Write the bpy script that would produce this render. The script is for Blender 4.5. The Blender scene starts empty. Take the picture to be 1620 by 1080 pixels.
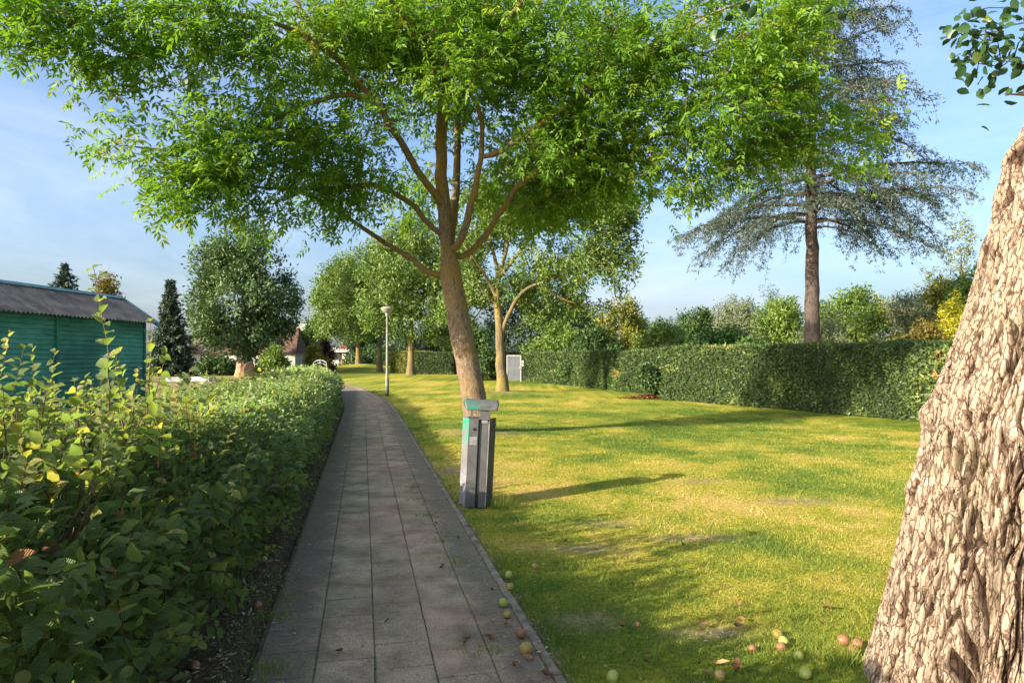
import bpy, math, random
import numpy as np
from math import radians, sin, cos, pi, sqrt
from mathutils import Vector, Matrix

rng = np.random.default_rng(7)
random.seed(7)
SC = bpy.context.scene
COL = SC.collection

# ------------------------------------------------------------------ camera, sky, sun, exposure
CAM_H = 1.58
FPX = 1042.0          # focal length in pixels of the 1620 px wide photograph
HOR = 565.0           # horizon row
cam = bpy.data.cameras.new('camera')
cam.sensor_width = 36.0
cam.lens = 36.0 * FPX / 1620.0
cam.shift_y = (HOR - 540.0) / 1620.0
cam.clip_start = 0.05
cam.clip_end = 3000.0
camo = bpy.data.objects.new('camera', cam)
COL.objects.link(camo)
camo.location = (0, 0, CAM_H)
camo.rotation_euler = (radians(90), 0, 0)
SC.camera = camo

SUN_EL = radians(20.5)
SH = Vector((0.84, 0.54, 0)).normalized()          # the way shadows fall on the ground
to_sun = Vector((-SH.x * cos(SUN_EL), -SH.y * cos(SUN_EL), sin(SUN_EL)))
SUN_AZ = math.atan2(to_sun.x, to_sun.y)            # clockwise from +Y

world = bpy.data.worlds.new('World')
SC.world = world
world.use_nodes = True
wn = world.node_tree
wn.nodes.clear()
wout = wn.nodes.new('ShaderNodeOutputWorld')
wbg = wn.nodes.new('ShaderNodeBackground')
sky = wn.nodes.new('ShaderNodeTexSky')
sky.sky_type = 'NISHITA'
sky.sun_disc = False
sky.sun_elevation = SUN_EL
sky.sun_rotation = SUN_AZ
sky.air_density = 1.0
sky.dust_density = 4.2
sky.ozone_density = 4.0
wtc = wn.nodes.new('ShaderNodeTexCoord')
wmap = wn.nodes.new('ShaderNodeMapping')
wmap.inputs['Scale'].default_value = (1.0, 1.0, 3.2)
wmap.inputs['Rotation'].default_value = (0.25, 0.1, 0.6)
wno = wn.nodes.new('ShaderNodeTexNoise')
wno.inputs['Scale'].default_value = 2.1
wno.inputs['Detail'].default_value = 8.0
wno.inputs['Roughness'].default_value = 0.58
wno.inputs['Distortion'].default_value = 0.6
wrp = wn.nodes.new('ShaderNodeValToRGB')
wrp.color_ramp.elements[0].position = 0.43
wrp.color_ramp.elements[0].color = (0.03, 0.03, 0.03, 1)
wrp.color_ramp.elements[1].position = 0.72
wrp.color_ramp.elements[1].color = (0.52, 0.52, 0.52, 1)
wmx = wn.nodes.new('ShaderNodeMixRGB')
wmx.inputs['Color2'].default_value = (3.1, 3.45, 4.0, 1)
wn.links.new(wtc.outputs['Generated'], wmap.inputs['Vector'])
wn.links.new(wmap.outputs['Vector'], wno.inputs['Vector'])
wn.links.new(wno.outputs['Fac'], wrp.inputs['Fac'])
wn.links.new(wrp.outputs['Color'], wmx.inputs['Fac'])
wn.links.new(sky.outputs['Color'], wmx.inputs['Color1'])
wn.links.new(wmx.outputs['Color'], wbg.inputs['Color'])
wbg.inputs['Strength'].default_value = 0.128
wn.links.new(wbg.outputs['Background'], wout.inputs['Surface'])

sun = bpy.data.lights.new('sun', 'SUN')
sun.energy = 4.7
sun.angle = radians(0.55)
sun.color = (1.0, 0.87, 0.69)
suno = bpy.data.objects.new('sun', sun)
COL.objects.link(suno)
suno.location = (-30, -20, 30)
suno.rotation_euler = to_sun.to_track_quat('Z', 'Y').to_euler()

SC.render.engine = 'CYCLES'
SC.cycles.use_denoising = True
SC.cycles.max_bounces = 6
SC.cycles.diffuse_bounces = 4
SC.cycles.transmission_bounces = 4
SC.view_settings.view_transform = 'Standard'
SC.view_settings.look = 'None'
SC.view_settings.gamma = 1.0
SC.view_settings.use_curve_mapping = False
SC.view_settings.exposure = 1.40


# ------------------------------------------------------------------ helpers
def P(px, py, d):
    """point that stands d metres ahead and is seen at photo pixel px, py"""
    return np.array([(px - 810.0) / FPX * d, d, CAM_H + (HOR - py) / FPX * d])


def nz(a):
    a = np.asarray(a, float)
    return a / np.maximum(np.linalg.norm(a, axis=-1, keepdims=True), 1e-9)


def hash3(i, j, k, seed):
    n = (i * 374761393 + j * 668265263 + k * 2147483647 + seed * 144269504) & 0xFFFFFFFF
    n = ((n ^ (n >> 13)) * 1274126177) & 0xFFFFFFFF
    n = ((n ^ (n >> 15)) * 2246822519) & 0xFFFFFFFF
    n = n ^ (n >> 16)
    return (n & 0xFFFFFF) / float(0xFFFFFF)


def vnoise(p, seed=0):
    """value noise in [-1, 1] at points p (N,3)"""
    p = np.asarray(p, float)
    f = np.floor(p).astype(np.int64)
    t = p - f
    t = t * t * (3 - 2 * t)
    r = 0
    for a in (0, 1):
        for b in (0, 1):
            for c in (0, 1):
                w = (t[:, 0] if a else 1 - t[:, 0]) * (t[:, 1] if b else 1 - t[:, 1]) * (t[:, 2] if c else 1 - t[:, 2])
                r = r + w * hash3(f[:, 0] + a, f[:, 1] + b, f[:, 2] + c, seed)
    return r * 2 - 1


def fbm(p, seed=0, oct=4):
    s = 0; a = 1.0; tot = 0; p = np.asarray(p, float)
    for o in range(oct):
        s = s + a * vnoise(p, seed + o * 17); tot += a
        a *= 0.5; p = p * 2.03 + 5.1
    return s / tot


def n2(x, y, s, seed=0, oct=3):
    x = np.asarray(x, float); y = np.asarray(y, float)
    return fbm(np.stack([x.ravel() / s, y.ravel() / s, np.zeros(x.size)], 1), seed, oct).reshape(x.shape)


def sstep(a, b, x):
    t = np.clip((np.asarray(x, float) - a) / (b - a), 0, 1)
    return t * t * (3 - 2 * t)


def new_mesh(name, verts, faces, attrs=None, smooth=False):
    """faces: list of (M,k) int arrays"""
    me = bpy.data.meshes.new(name)
    verts = np.asarray(verts, np.float32)
    me.vertices.add(len(verts))
    me.vertices.foreach_set('co', verts.ravel())
    faces = [np.asarray(f, np.int32) for f in faces if len(f)]
    loops = np.concatenate([f.ravel() for f in faces])
    tot = np.concatenate([np.full(len(f), f.shape[1], np.int32) for f in faces])
    start = np.concatenate([[0], np.cumsum(tot)[:-1]]).astype(np.int32)
    me.loops.add(len(loops))
    me.loops.foreach_set('vertex_index', loops)
    me.polygons.add(len(tot))
    me.polygons.foreach_set('loop_start', start)
    me.polygons.foreach_set('loop_total', tot)
    if smooth:
        me.polygons.foreach_set('use_smooth', np.ones(len(tot), bool))
    for k, v in (attrs or {}).items():
        a = me.attributes.new(k, 'FLOAT', 'POINT')
        a.data.foreach_set('value', np.asarray(v, np.float32).ravel())
    me.update(calc_edges=True)
    return me


def link(name, me, mat=None, parent=None, loc=None, rot=None):
    o = bpy.data.objects.new(name, me)
    COL.objects.link(o)
    if mat is not None and me is not None and not me.materials:
        me.materials.append(mat)
    if parent is not None:
        o.parent = parent
    if loc is not None:
        o.location = loc
    if rot is not None:
        o.rotation_euler = rot
    return o


def tag(o, label=None, cat=None, group=None, kind=None):
    if label: o['label'] = label
    if cat: o['category'] = cat
    if group: o['group'] = group
    if kind: o['kind'] = kind
    return o


def thing(name, label, cat, loc=(0, 0, 0), rz=0.0, group=None):
    o = bpy.data.objects.new(name, None)
    o.empty_display_size = 0.2
    COL.objects.link(o)
    o.location = loc
    o.rotation_euler = (0, 0, rz)
    return tag(o, label, cat, group)


class MB:
    """collects polygons into one mesh"""
    def __init__(s): s.v = []; s.f = []
    def add(s, vs, fs):
        b = len(s.v); s.v += [tuple(map(float, q)) for q in vs]; s.f += [tuple(b + i for i in q) for q in fs]; return s
    def box(s, x0, x1, y0, y1, z0, z1, bev=0.0):
        if bev <= 0:
            return s.add([(x, y, z) for x in (x0, x1) for y in (y0, y1) for z in (z0, z1)],
                         [(0, 1, 3, 2), (4, 6, 7, 5), (0, 4, 5, 1), (2, 3, 7, 6), (0, 2, 6, 4), (1, 5, 7, 3)])
        b = bev
        s.add([(x0, y0, z0), (x1, y0, z0), (x1, y1, z0), (x0, y1, z0),
               (x0, y0, z1 - b), (x1, y0, z1 - b), (x1, y1, z1 - b), (x0, y1, z1 - b),
               (x0 + b, y0 + b, z1), (x1 - b, y0 + b, z1), (x1 - b, y1 - b, z1), (x0 + b, y1 - b, z1)],
              [(0, 3, 2, 1), (0, 1, 5, 4), (1, 2, 6, 5), (2, 3, 7, 6), (3, 0, 4, 7),
               (4, 5, 9, 8), (5, 6, 10, 9), (6, 7, 11, 10), (7, 4, 8, 11), (8, 9, 10, 11)])
        return s
    def prism(s, poly, z0, z1, cap=True):
        n = len(poly)
        vs = [(x, y, z0) for x, y in poly] + [(x, y, z1) for x, y in poly]
        fs = [(i, (i + 1) % n, n + (i + 1) % n, n + i) for i in range(n)]
        if cap: fs += [tuple(range(n - 1, -1, -1)), tuple(range(n, 2 * n))]
        return s.add(vs, fs)
    def lathe(s, prof, n=20, c=(0, 0, 0)):
        m = len(prof); vs = []
        for r, z in prof:
            for k in range(n):
                a = 2 * pi * k / n; vs.append((c[0] + r * cos(a), c[1] + r * sin(a), c[2] + z))
        fs = [(i * n + k, i * n + (k + 1) % n, (i + 1) * n + (k + 1) % n, (i + 1) * n + k) for i in range(m - 1) for k in range(n)]
        return s.add(vs, fs)
    def build(s, name, mat, parent=None, smooth=False, loc=None):
        me = bpy.data.meshes.new(name); me.from_pydata(s.v, [], s.f); me.update()
        if smooth:
            for p in me.polygons: p.use_smooth = True
        return link(name, me, mat, parent, loc)


# ------------------------------------------------------------------ materials
def newmat(name):
    m = bpy.data.materials.new(name); m.use_nodes = True
    nt = m.node_tree; nt.nodes.clear()
    out = nt.nodes.new('ShaderNodeOutputMaterial')
    return m, nt, out


def nd(nt, typ, **kw):
    n = nt.nodes.new(typ)
    for k, v in kw.items():
        if k in n.inputs: n.inputs[k].default_value = v
        else: setattr(n, k, v)
    return n


def ramp(nt, stops, src=None):
    r = nt.nodes.new('ShaderNodeValToRGB'); cr = r.color_ramp
    while len(cr.elements) > 1: cr.elements.remove(cr.elements[-1])
    cr.elements[0].position = stops[0][0]; cr.elements[0].color = (*stops[0][1], 1)
    for p, c in stops[1:]:
        e = cr.elements.new(p); e.color = (*c, 1)
    if src is not None: nt.links.new(src, r.inputs['Fac'])
    return r


def noise(nt, scale, detail=4, rough=0.55, vec=None, dist=0.0):
    n = nd(nt, 'ShaderNodeTexNoise', Scale=scale, Detail=detail, Roughness=rough, Distortion=dist)
    if vec is not None: nt.links.new(vec, n.inputs['Vector'])
    return n


def mixc(nt, f, a, b, mode='MIX'):
    m = nt.nodes.new('ShaderNodeMixRGB'); m.blend_type = mode
    for sock, v in (('Fac', f), ('Color1', a), ('Color2', b)):
        if isinstance(v, bpy.types.NodeSocket): nt.links.new(v, m.inputs[sock])
        elif isinstance(v, (int, float)): m.inputs[sock].default_value = v
        else: m.inputs[sock].default_value = (*v, 1)
    return m


def bump(nt, h, strength=0.5, dist=0.01, normal=None):
    b = nd(nt, 'ShaderNodeBump', Strength=strength, Distance=dist)
    nt.links.new(h, b.inputs['Height'])
    if normal is not None: nt.links.new(normal, b.inputs['Normal'])
    return b


def objvec(nt):
    return nt.nodes.new('ShaderNodeTexCoord').outputs['Object']


def posvec(nt):
    return nt.nodes.new('ShaderNodeNewGeometry').outputs['Position']


def finish(nt, out, color, rough=0.8, normal=None, spec=0.3, metal=0.0):
    p = nd(nt, 'ShaderNodeBsdfPrincipled', Roughness=rough, Metallic=metal)
    p.inputs['Specular IOR Level'].default_value = spec
    if isinstance(color, bpy.types.NodeSocket): nt.links.new(color, p.inputs['Base Color'])
    else: p.inputs['Base Color'].default_value = (*color, 1)
    if normal is not None: nt.links.new(normal, p.inputs['Normal'])
    nt.links.new(p.outputs['BSDF'], out.inputs['Surface'])
    return p


def m_plain(name, c, rough=0.7, var=0.25, scale=8.0, bumps=0.15, metal=0.0, spec=0.3, pos=False):
    m, nt, out = newmat(name)
    v = posvec(nt) if pos else objvec(nt)
    n = noise(nt, scale, 5, 0.6, v)
    lo = tuple(x * (1 - var) for x in c); hi = tuple(min(1, x * (1 + var)) for x in c)
    r = ramp(nt, [(0.3, lo), (0.7, hi)], n.outputs['Fac'])
    n2_ = noise(nt, scale * 9, 3, 0.6, v)
    b = bump(nt, n2_.outputs['Fac'], bumps, 0.01)
    finish(nt, out, r.outputs['Color'], rough, b.outputs['Normal'], spec, metal)
    return m


def m_leaf(name, stops, trans=0.32, tcol=(1.25, 1.35, 0.6), rough=0.5, veins=False, spec=0.35):
    """leaf: colour by the per-leaf tint, gloss on top, light coming through"""
    m, nt, out = newmat(name)
    a = nd(nt, 'ShaderNodeAttribute', attribute_name='tint')
    r = ramp(nt, stops, a.outputs['Fac'])
    p = nd(nt, 'ShaderNodeBsdfPrincipled', Roughness=rough)
    p.inputs['Specular IOR Level'].default_value = spec
    nt.links.new(r.outputs['Color'], p.inputs['Base Color'])
    t = nd(nt, 'ShaderNodeBsdfTranslucent')
    tc = mixc(nt, 1.0, r.outputs['Color'], tcol, 'MULTIPLY')
    nt.links.new(tc.outputs['Color'], t.inputs['Color'])
    if veins:
        u = nd(nt, 'ShaderNodeAttribute', attribute_name='lu')
        v = nd(nt, 'ShaderNodeAttribute', attribute_name='lv')
        ab = nd(nt, 'ShaderNodeMath', operation='ABSOLUTE'); nt.links.new(v.outputs['Fac'], ab.inputs[0])
        mu = nd(nt, 'ShaderNodeMath', operation='MULTIPLY_ADD'); nt.links.new(ab.outputs[0], mu.inputs[0])
        mu.inputs[1].default_value = -0.75; nt.links.new(u.outputs['Fac'], mu.inputs[2])
        s1 = nd(nt, 'ShaderNodeMath', operation='MULTIPLY'); nt.links.new(mu.outputs[0], s1.inputs[0]); s1.inputs[1].default_value = 62.0
        s2 = nd(nt, 'ShaderNodeMath', operation='SINE'); nt.links.new(s1.outputs[0], s2.inputs[0])
        b = bump(nt, s2.outputs[0], 0.9, 0.0035)
        nt.links.new(b.outputs['Normal'], p.inputs['Normal'])
    mx = nd(nt, 'ShaderNodeMixShader', Fac=trans)
    nt.links.new(p.outputs['BSDF'], mx.inputs[1]); nt.links.new(t.outputs['BSDF'], mx.inputs[2])
    nt.links.new(mx.outputs['Shader'], out.inputs['Surface'])
    return m


def m_bark(name, dark, light, lichen=None, lich=0.5, scale=1.0):
    m, nt, out = newmat(name)
    v = posvec(nt)
    mp = nd(nt, 'ShaderNodeMapping'); mp.inputs['Scale'].default_value = (14 * scale, 14 * scale, 4 * scale)
    nt.links.new(v, mp.inputs['Vector'])
    n1 = noise(nt, 1.0, 7, 0.65, mp.outputs['Vector'], 0.8)
    vo = nd(nt, 'ShaderNodeTexVoronoi', Scale=1.6, feature='DISTANCE_TO_EDGE'); nt.links.new(mp.outputs['Vector'], vo.inputs['Vector'])
    r = ramp(nt, [(0.3, dark), (0.62, light)], n1.outputs['Fac'])
    col = r.outputs['Color']
    if lichen:
        n3 = noise(nt, 1.1, 5, 0.65, v)
        n4 = noise(nt, 25, 3, 0.6, v)
        ad = nd(nt, 'ShaderNodeMath', operation='MULTIPLY_ADD'); nt.links.new(n4.outputs['Fac'], ad.inputs[0]); ad.inputs[1].default_value = 0.35
        nt.links.new(n3.outputs['Fac'], ad.inputs[2])
        k = ramp(nt, [(0.62, (0, 0, 0)), (0.78, (lich, lich, lich))], ad.outputs[0])
        col = mixc(nt, k.outputs['Color'], col, lichen).outputs['Color']
    sm = nd(nt, 'ShaderNodeMath', operation='MULTIPLY_ADD'); nt.links.new(vo.outputs['Distance'], sm.inputs[0]); sm.inputs[1].default_value = 0.8
    nt.links.new(n1.outputs['Fac'], sm.inputs[2])
    nf_ = noise(nt, 70, 5, .75, v)
    bf_ = bump(nt, nf_.outputs['Fac'], 0.9, 0.012)
    col = mixc(nt, 0.8, col, ramp(nt, [(0.33, (0.5, 0.48, 0.46)), (0.62, (1.3, 1.27, 1.25))], nf_.outputs['Fac']).outputs['Color'], 'MULTIPLY').outputs['Color']
    b = bump(nt, sm.outputs[0], 1.0, 0.03 / scale ** .5, bf_.outputs['Normal'])
    finish(nt, out, col, 0.9, b.outputs['Normal'], 0.15)
    return m


ASH = [(0.0, (0.060, 0.140, 0.020)), (0.35, (0.110, 0.230, 0.026)), (0.7, (0.180, 0.315, 0.034)), (0.95, (0.29, 0.38, 0.044)), (1.0, (0.43, 0.38, 0.06))]
ASH_FAR = [(0.0, (0.060, 0.110, 0.026)), (0.4, (0.115, 0.190, 0.038)), (0.8, (0.180, 0.255, 0.050)), (1.0, (0.30, 0.29, 0.06))]
M = {}
M['ash_leaf'] = m_leaf('ash_leaf', ASH, 0.50, tcol=(1.35, 1.35, 0.5))
M['ash_far'] = m_leaf('ash_far_leaf', ASH_FAR, 0.3)
M['round_leaf'] = m_leaf('round_tree_leaf', [(0, (0.046, 0.089, 0.038)), (0.5, (0.092, 0.154, 0.055)), (1, (0.185, 0.254, 0.091))], 0.25)
M['hornbeam'] = m_leaf('hornbeam_leaf', [(0, (0.080, 0.125, 0.052)), (0.4, (0.165, 0.245, 0.081)), (0.75, (0.270, 0.350, 0.108)), (0.93, (0.420, 0.430, 0.123)), (0.97, (0.550, 0.460, 0.123)), (1, (0.380, 0.180, 0.088))], 0.42, rough=0.42, veins=True, spec=0.45)
M['yew'] = m_leaf('clipped_hedge_leaf', [(0, (0.036, 0.064, 0.020)), (0.5, (0.073, 0.119, 0.030)), (0.74, (0.196, 0.255, 0.062)), (0.88, (0.295, 0.264, 0.075)), (1, (0.358, 0.155, 0.057))], 0.18)
M['laurel'] = m_leaf('shrub_leaf', [(0, (0.036, 0.084, 0.020)), (0.6, (0.084, 0.168, 0.034)), (1, (0.168, 0.266, 0.049))], 0.22, rough=0.38)
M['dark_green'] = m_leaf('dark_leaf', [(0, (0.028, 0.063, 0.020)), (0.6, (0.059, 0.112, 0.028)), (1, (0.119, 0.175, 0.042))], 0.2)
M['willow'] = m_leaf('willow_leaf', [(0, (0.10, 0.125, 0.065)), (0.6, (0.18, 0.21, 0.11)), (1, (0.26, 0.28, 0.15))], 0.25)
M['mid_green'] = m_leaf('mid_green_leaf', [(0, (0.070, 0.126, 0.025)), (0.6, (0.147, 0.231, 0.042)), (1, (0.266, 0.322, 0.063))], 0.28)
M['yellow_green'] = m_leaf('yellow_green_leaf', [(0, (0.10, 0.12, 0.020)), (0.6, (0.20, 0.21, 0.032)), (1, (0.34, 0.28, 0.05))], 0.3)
M['yellow'] = m_leaf('yellow_leaf', [(0, (0.30, 0.30, 0.03)), (0.6, (0.50, 0.46, 0.04)), (1, (0.62, 0.55, 0.07))], 0.3)
M['autumn'] = m_leaf('autumn_leaf', [(0, (0.09, 0.10, 0.025)), (0.6, (0.19, 0.15, 0.035)), (1, (0.30, 0.19, 0.05))], 0.25)
M['purple'] = m_leaf('purple_leaf', [(0, (0.035, 0.014, 0.016)), (0.6, (0.075, 0.026, 0.028)), (1, (0.13, 0.05, 0.04))], 0.2)
M['spruce'] = m_leaf('spruce_needle', [(0, (0.020, 0.042, 0.026)), (0.6, (0.042, 0.072, 0.040)), (1, (0.080, 0.110, 0.055))], 0.1)
M['cedar'] = m_leaf('cedar_needle', [(0, (0.035, 0.062, 0.050)), (0.55, (0.070, 0.105, 0.080)), (0.9, (0.135, 0.165, 0.115)), (1, (0.24, 0.22, 0.13))], 0.12)
M['pear_leaf'] = m_leaf('pear_leaf', [(0, (0.028, 0.070, 0.030)), (0.6, (0.050, 0.110, 0.036)), (1, (0.12, 0.16, 0.04))], 0.22, rough=0.35)
M['dead_leaf'] = m_leaf('dead_leaf', [(0, (0.085, 0.040, 0.020)), (0.5, (0.21, 0.095, 0.036)), (1, (0.38, 0.22, 0.085))], 0.15, tcol=(1.2, 0.9, 0.6), rough=0.7)
M['ash_bark'] = m_bark('ash_bark', (0.070, 0.052, 0.036), (0.31, 0.23, 0.15), (0.30, 0.19, 0.035), 0.75, 2.1)
M['ash_bark_far'] = m_bark('ash_bark_far', (0.075, 0.06, 0.036), (0.23, 0.18, 0.10), (0.27, 0.21, 0.045), 0.6)
M['dark_bark'] = m_bark('dark_bark', (0.035, 0.026, 0.020), (0.11, 0.085, 0.062))
M['cedar_bark'] = m_bark('cedar_bark', (0.045, 0.034, 0.030), (0.135, 0.105, 0.088))
M['twig'] = m_plain('twig_bark', (0.13, 0.072, 0.035), 0.8, 0.3, 20)
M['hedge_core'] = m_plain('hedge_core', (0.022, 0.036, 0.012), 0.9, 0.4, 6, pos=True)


# ------------------------------------------------------------------ terrain
def path_x(y):
    y = np.asarray(y, float)
    return -0.515 - 0.226 * (y - 3.23) - 0.0050 * np.clip(y - 18, 0, None) ** 2 * np.where(y > 60, 0, 1) - np.where(y > 60, 0.0050 * 42 ** 2 + 0.42 * (y - 60), 0)


def path_u(x, y):
    """signed distance right of the path's middle"""
    return (np.asarray(x, float) - path_x(y)) / sqrt(1 + 0.24 ** 2)


MOUND = [(-0.75, 13.2, 0.10, 0.9), (-0.41, 28.4, 0.16, 1.3), (-7.8, 51, 0.22, 2.0), (-15.7, 76, 0.3, 2.5), (-18.6, 80, 0.75, 3.5),
         (2.3, 3.05, 0.03, 0.8), (4.6, 9.0, 0.07, 2.6), (6.5, 13.5, -0.05, 3.0)]


def gz(x, y):
    x = np.asarray(x, float); y = np.asarray(y, float)
    z = 0.012 * n2(x, y, 0.9, 3, 2) + 0.035 * n2(x, y, 6.0, 5, 2)
    for mx, my, h, s in MOUND:
        z = z + h * np.exp(-((x - mx) ** 2 + (y - my) ** 2) / (2 * s * s))
    u = path_u(x, y)
    flat = sstep(0.77, 1.5, np.abs(u))
    z = z * flat + 0.012 * flat
    z = np.where((u < 0.768) & (u > -0.80) & (y < 75), -0.055, z)
    z = np.where((u <= -0.80) & (u > -0.95), 0.006 + 0.008 * n2(x, y, 0.12, 8, 2), z)
    return z


def axis_pts(lo, hi, a, b, step, grow=1.16):
    core = list(np.arange(a, b + 1e-6, step)); s = step; q = b
    while q < hi: s *= grow; q += s; core.append(q)
    s = step; q = a; pre = []
    while q > lo: s *= grow; q -= s; pre.append(q)
    return np.array(pre[::-1] + core)


gx = axis_pts(-900, 900, -7, 8, 0.095)
gy = axis_pts(-300, 1500, 0.5, 16, 0.12)
GX, GY = np.meshgrid(gx, gy)
GZ = gz(GX, GY)
nx_, ny_ = len(gx), len(gy)
idx = np.arange(nx_ * ny_).reshape(ny_, nx_)
gf = np.stack([idx[:-1, :-1], idx[:-1, 1:], idx[1:, 1:], idx[1:, :-1]], -1).reshape(-1, 4)


def dry_mask(x, y):
    """how far the lawn has dried to straw"""
    a = 0.80 * n2(x, y, 1.1, 11, 5) + 0.5 * n2(x, y, 4.5, 12, 2) + 0.55 * n2(x, y, 0.24, 13, 3)
    stripes = 0.06 * np.sin((np.asarray(y) * 0.9 + np.asarray(x) * 0.35) * 2 * pi / 2.2)
    return np.clip(0.46 + 0.74 * a + stripes, 0, 1)


BARE = [(3.05, 7.0, 0.42, 0.16), (0.45, 3.95, 0.22, 0.13), (-0.72, 9.1, 0.45, 0.28), (0.62, 5.45, 0.32, 0.12), (1.6, 5.7, 0.35, 0.13),
        (-0.75, 13.1, 0.7, 0.5), (1.15, 3.75, 0.25, 0.1), (0.9, 6.2, 0.3, 0.1), (-0.5, 28.2, 1.0, 0.7), (2.3, 8.2, 0.3, 0.1)]


def bare_mask(x, y):
    x = np.asarray(x, float); y = np.asarray(y, float)
    b = np.zeros_like(x)
    for bx, by, rx, ry in BARE:
        b = np.maximum(b, np.exp(-(((x - bx) / rx) ** 2 + ((y - by) / ry) ** 2)))
    return np.clip(b * 1.2 * (0.75 + 0.5 * n2(x, y, 0.12, 21, 2)), 0, 1)


u_ = path_u(GX, GY)
soil = np.clip(sstep(-2.4, -2.2, u_) * sstep(-0.4, -0.7, u_) + ((u_ < 0.78) & (u_ > -.82)) * 1.0, 0, 1)
soil = soil * (GY < 40)
yard = sstep(-2.2, -2.6, u_) * sstep(58, 48, GY)
soil = np.maximum(soil, bare_mask(GX, GY) * 0.95)
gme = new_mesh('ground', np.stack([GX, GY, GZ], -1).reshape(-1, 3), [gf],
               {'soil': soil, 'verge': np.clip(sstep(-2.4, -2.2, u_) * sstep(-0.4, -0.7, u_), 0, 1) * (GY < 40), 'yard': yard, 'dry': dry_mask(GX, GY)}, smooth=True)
m, nt, out = newmat('lawn_ground')
pv = posvec(nt)
ad = nd(nt, 'ShaderNodeAttribute', attribute_name='dry')
as_ = nd(nt, 'ShaderNodeAttribute', attribute_name='soil')
ay = nd(nt, 'ShaderNodeAttribute', attribute_name='yard')
n1 = noise(nt, 14, 6, 0.7, pv); n2n = noise(nt, 90, 3, 0.7, pv); n3 = noise(nt, 0.45, 5, 0.6, pv)
mp = nd(nt, 'ShaderNodeMath', operation='MULTIPLY_ADD'); nt.links.new(n1.outputs['Fac'], mp.inputs[0]); mp.inputs[1].default_value = 0.9
ms = nd(nt, 'ShaderNodeMath', operation='SUBTRACT'); nt.links.new(ad.outputs['Fac'], ms.inputs[0]); ms.inputs[1].default_value = 0.45
nt.links.new(ms.outputs[0], mp.inputs[2])
lawn = ramp(nt, [(0.12, (0.120, 0.180, 0.020)), (0.42, (0.235, 0.265, 0.028)), (0.68, (0.40, 0.345, 0.045)), (0.95, (0.52, 0.375, 0.10))], mp.outputs[0])
n30 = noise(nt, 28, 5, 0.75, pv)
fine = ramp(nt, [(0.30, (0.45, 0.47, 0.42)), (0.70, (1.45, 1.42, 1.40))], n30.outputs['Fac'])
lw = mixc(nt, 1.0, lawn.outputs['Color'], fine.outputs['Color'], 'MULTIPLY')
so = ramp(nt, [(0.3, (0.20, 0.145, 0.088)), (0.7, (0.42, 0.31, 0.20))], n1.outputs['Fac'])
yd = ramp(nt, [(0.35, (0.075, 0.11, 0.026)), (0.5, (0.24, 0.20, 0.085)), (0.65, (0.36, 0.265, 0.17))], n3.outputs['Fac'])
c1 = mixc(nt, ay.outputs['Fac'], lw.outputs['Color'], yd.outputs['Color'])
c2a = mixc(nt, as_.outputs['Fac'], c1.outputs['Color'], so.outputs['Color'])
verge_tone = ramp(nt, [(0.3, (0.060, 0.044, 0.028)), (0.7, (0.17, 0.125, 0.078))], n1.outputs['Fac'])  # dark brown verge soil, with hedge shade put into the colour too
c2 = mixc(nt, nd(nt, 'ShaderNodeAttribute', attribute_name='verge').outputs['Fac'], c2a.outputs['Color'], verge_tone.outputs['Color'])
b1 = bump(nt, n2n.outputs['Fac'], 0.8, 0.02)
b2 = bump(nt, n1.outputs['Fac'], 0.7, 0.05, b1.outputs['Normal'])
finish(nt, out, c2.outputs['Color'], 0.95, b2.outputs['Normal'], 0.1)
M['lawn'] = m
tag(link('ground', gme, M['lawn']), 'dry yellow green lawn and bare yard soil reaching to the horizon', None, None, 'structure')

# ------------------------------------------------------------------ paved path
m, nt, out = newmat('paving_concrete')
pv = posvec(nt)
oi = nt.nodes.new('ShaderNodeObjectInfo')
base = ramp(nt, [(0.0, (0.365, 0.275, 0.165)), (0.5, (0.435, 0.328, 0.200)), (0.8, (0.470, 0.315, 0.200)), (1.0, (0.490, 0.382, 0.245))], oi.outputs['Random'])
na = noise(nt, 120, 5, 0.85, pv); nb = noise(nt, 3.1, 6, 0.65, pv); nc = noise(nt, 0.9, 5, 0.6, pv)
sp = ramp(nt, [(0.30, (0.22, 0.22, 0.22)), (0.5, (0.95, 0.95, 0.95)), (0.70, (1.85, 1.82, 1.78))], na.outputs['Fac'])
c1 = mixc(nt, 1.0, base.outputs['Color'], sp.outputs['Color'], 'MULTIPLY')
st = ramp(nt, [(0.36, (0.55, 0.53, 0.49)), (0.58, (1.12, 1.12, 1.12))], nb.outputs['Fac'])
c2 = mixc(nt, 0.85, c1.outputs['Color'], st.outputs['Color'], 'MULTIPLY')
rd = ramp(nt, [(0.50, (0, 0, 0)), (0.66, (0.5, 0.5, 0.5))], nc.outputs['Fac'])
c3 = mixc(nt, rd.outputs['Color'], c2.outputs['Color'], (0.24, 0.155, 0.12))
sx_ = nd(nt, 'ShaderNodeSeparateXYZ'); nt.links.new(pv, sx_.inputs[0])
pu = nd(nt, 'ShaderNodeMath', operation='MULTIPLY_ADD'); nt.links.new(sx_.outputs['Y'], pu.inputs[0]); pu.inputs[1].default_value = 0.226; nt.links.new(sx_.outputs['X'], pu.inputs[2])
pl = nd(nt, 'ShaderNodeMath', operation='SUBTRACT'); nt.links.new(pu.outputs[0], pl.inputs[0]); pl.inputs[1].default_value = 0.215
pa = nd(nt, 'ShaderNodeMath', operation='ABSOLUTE'); nt.links.new(pl.outputs[0], pa.inputs[0])
nq = noise(nt, 5.5, 6, 0.75, pv)
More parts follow.
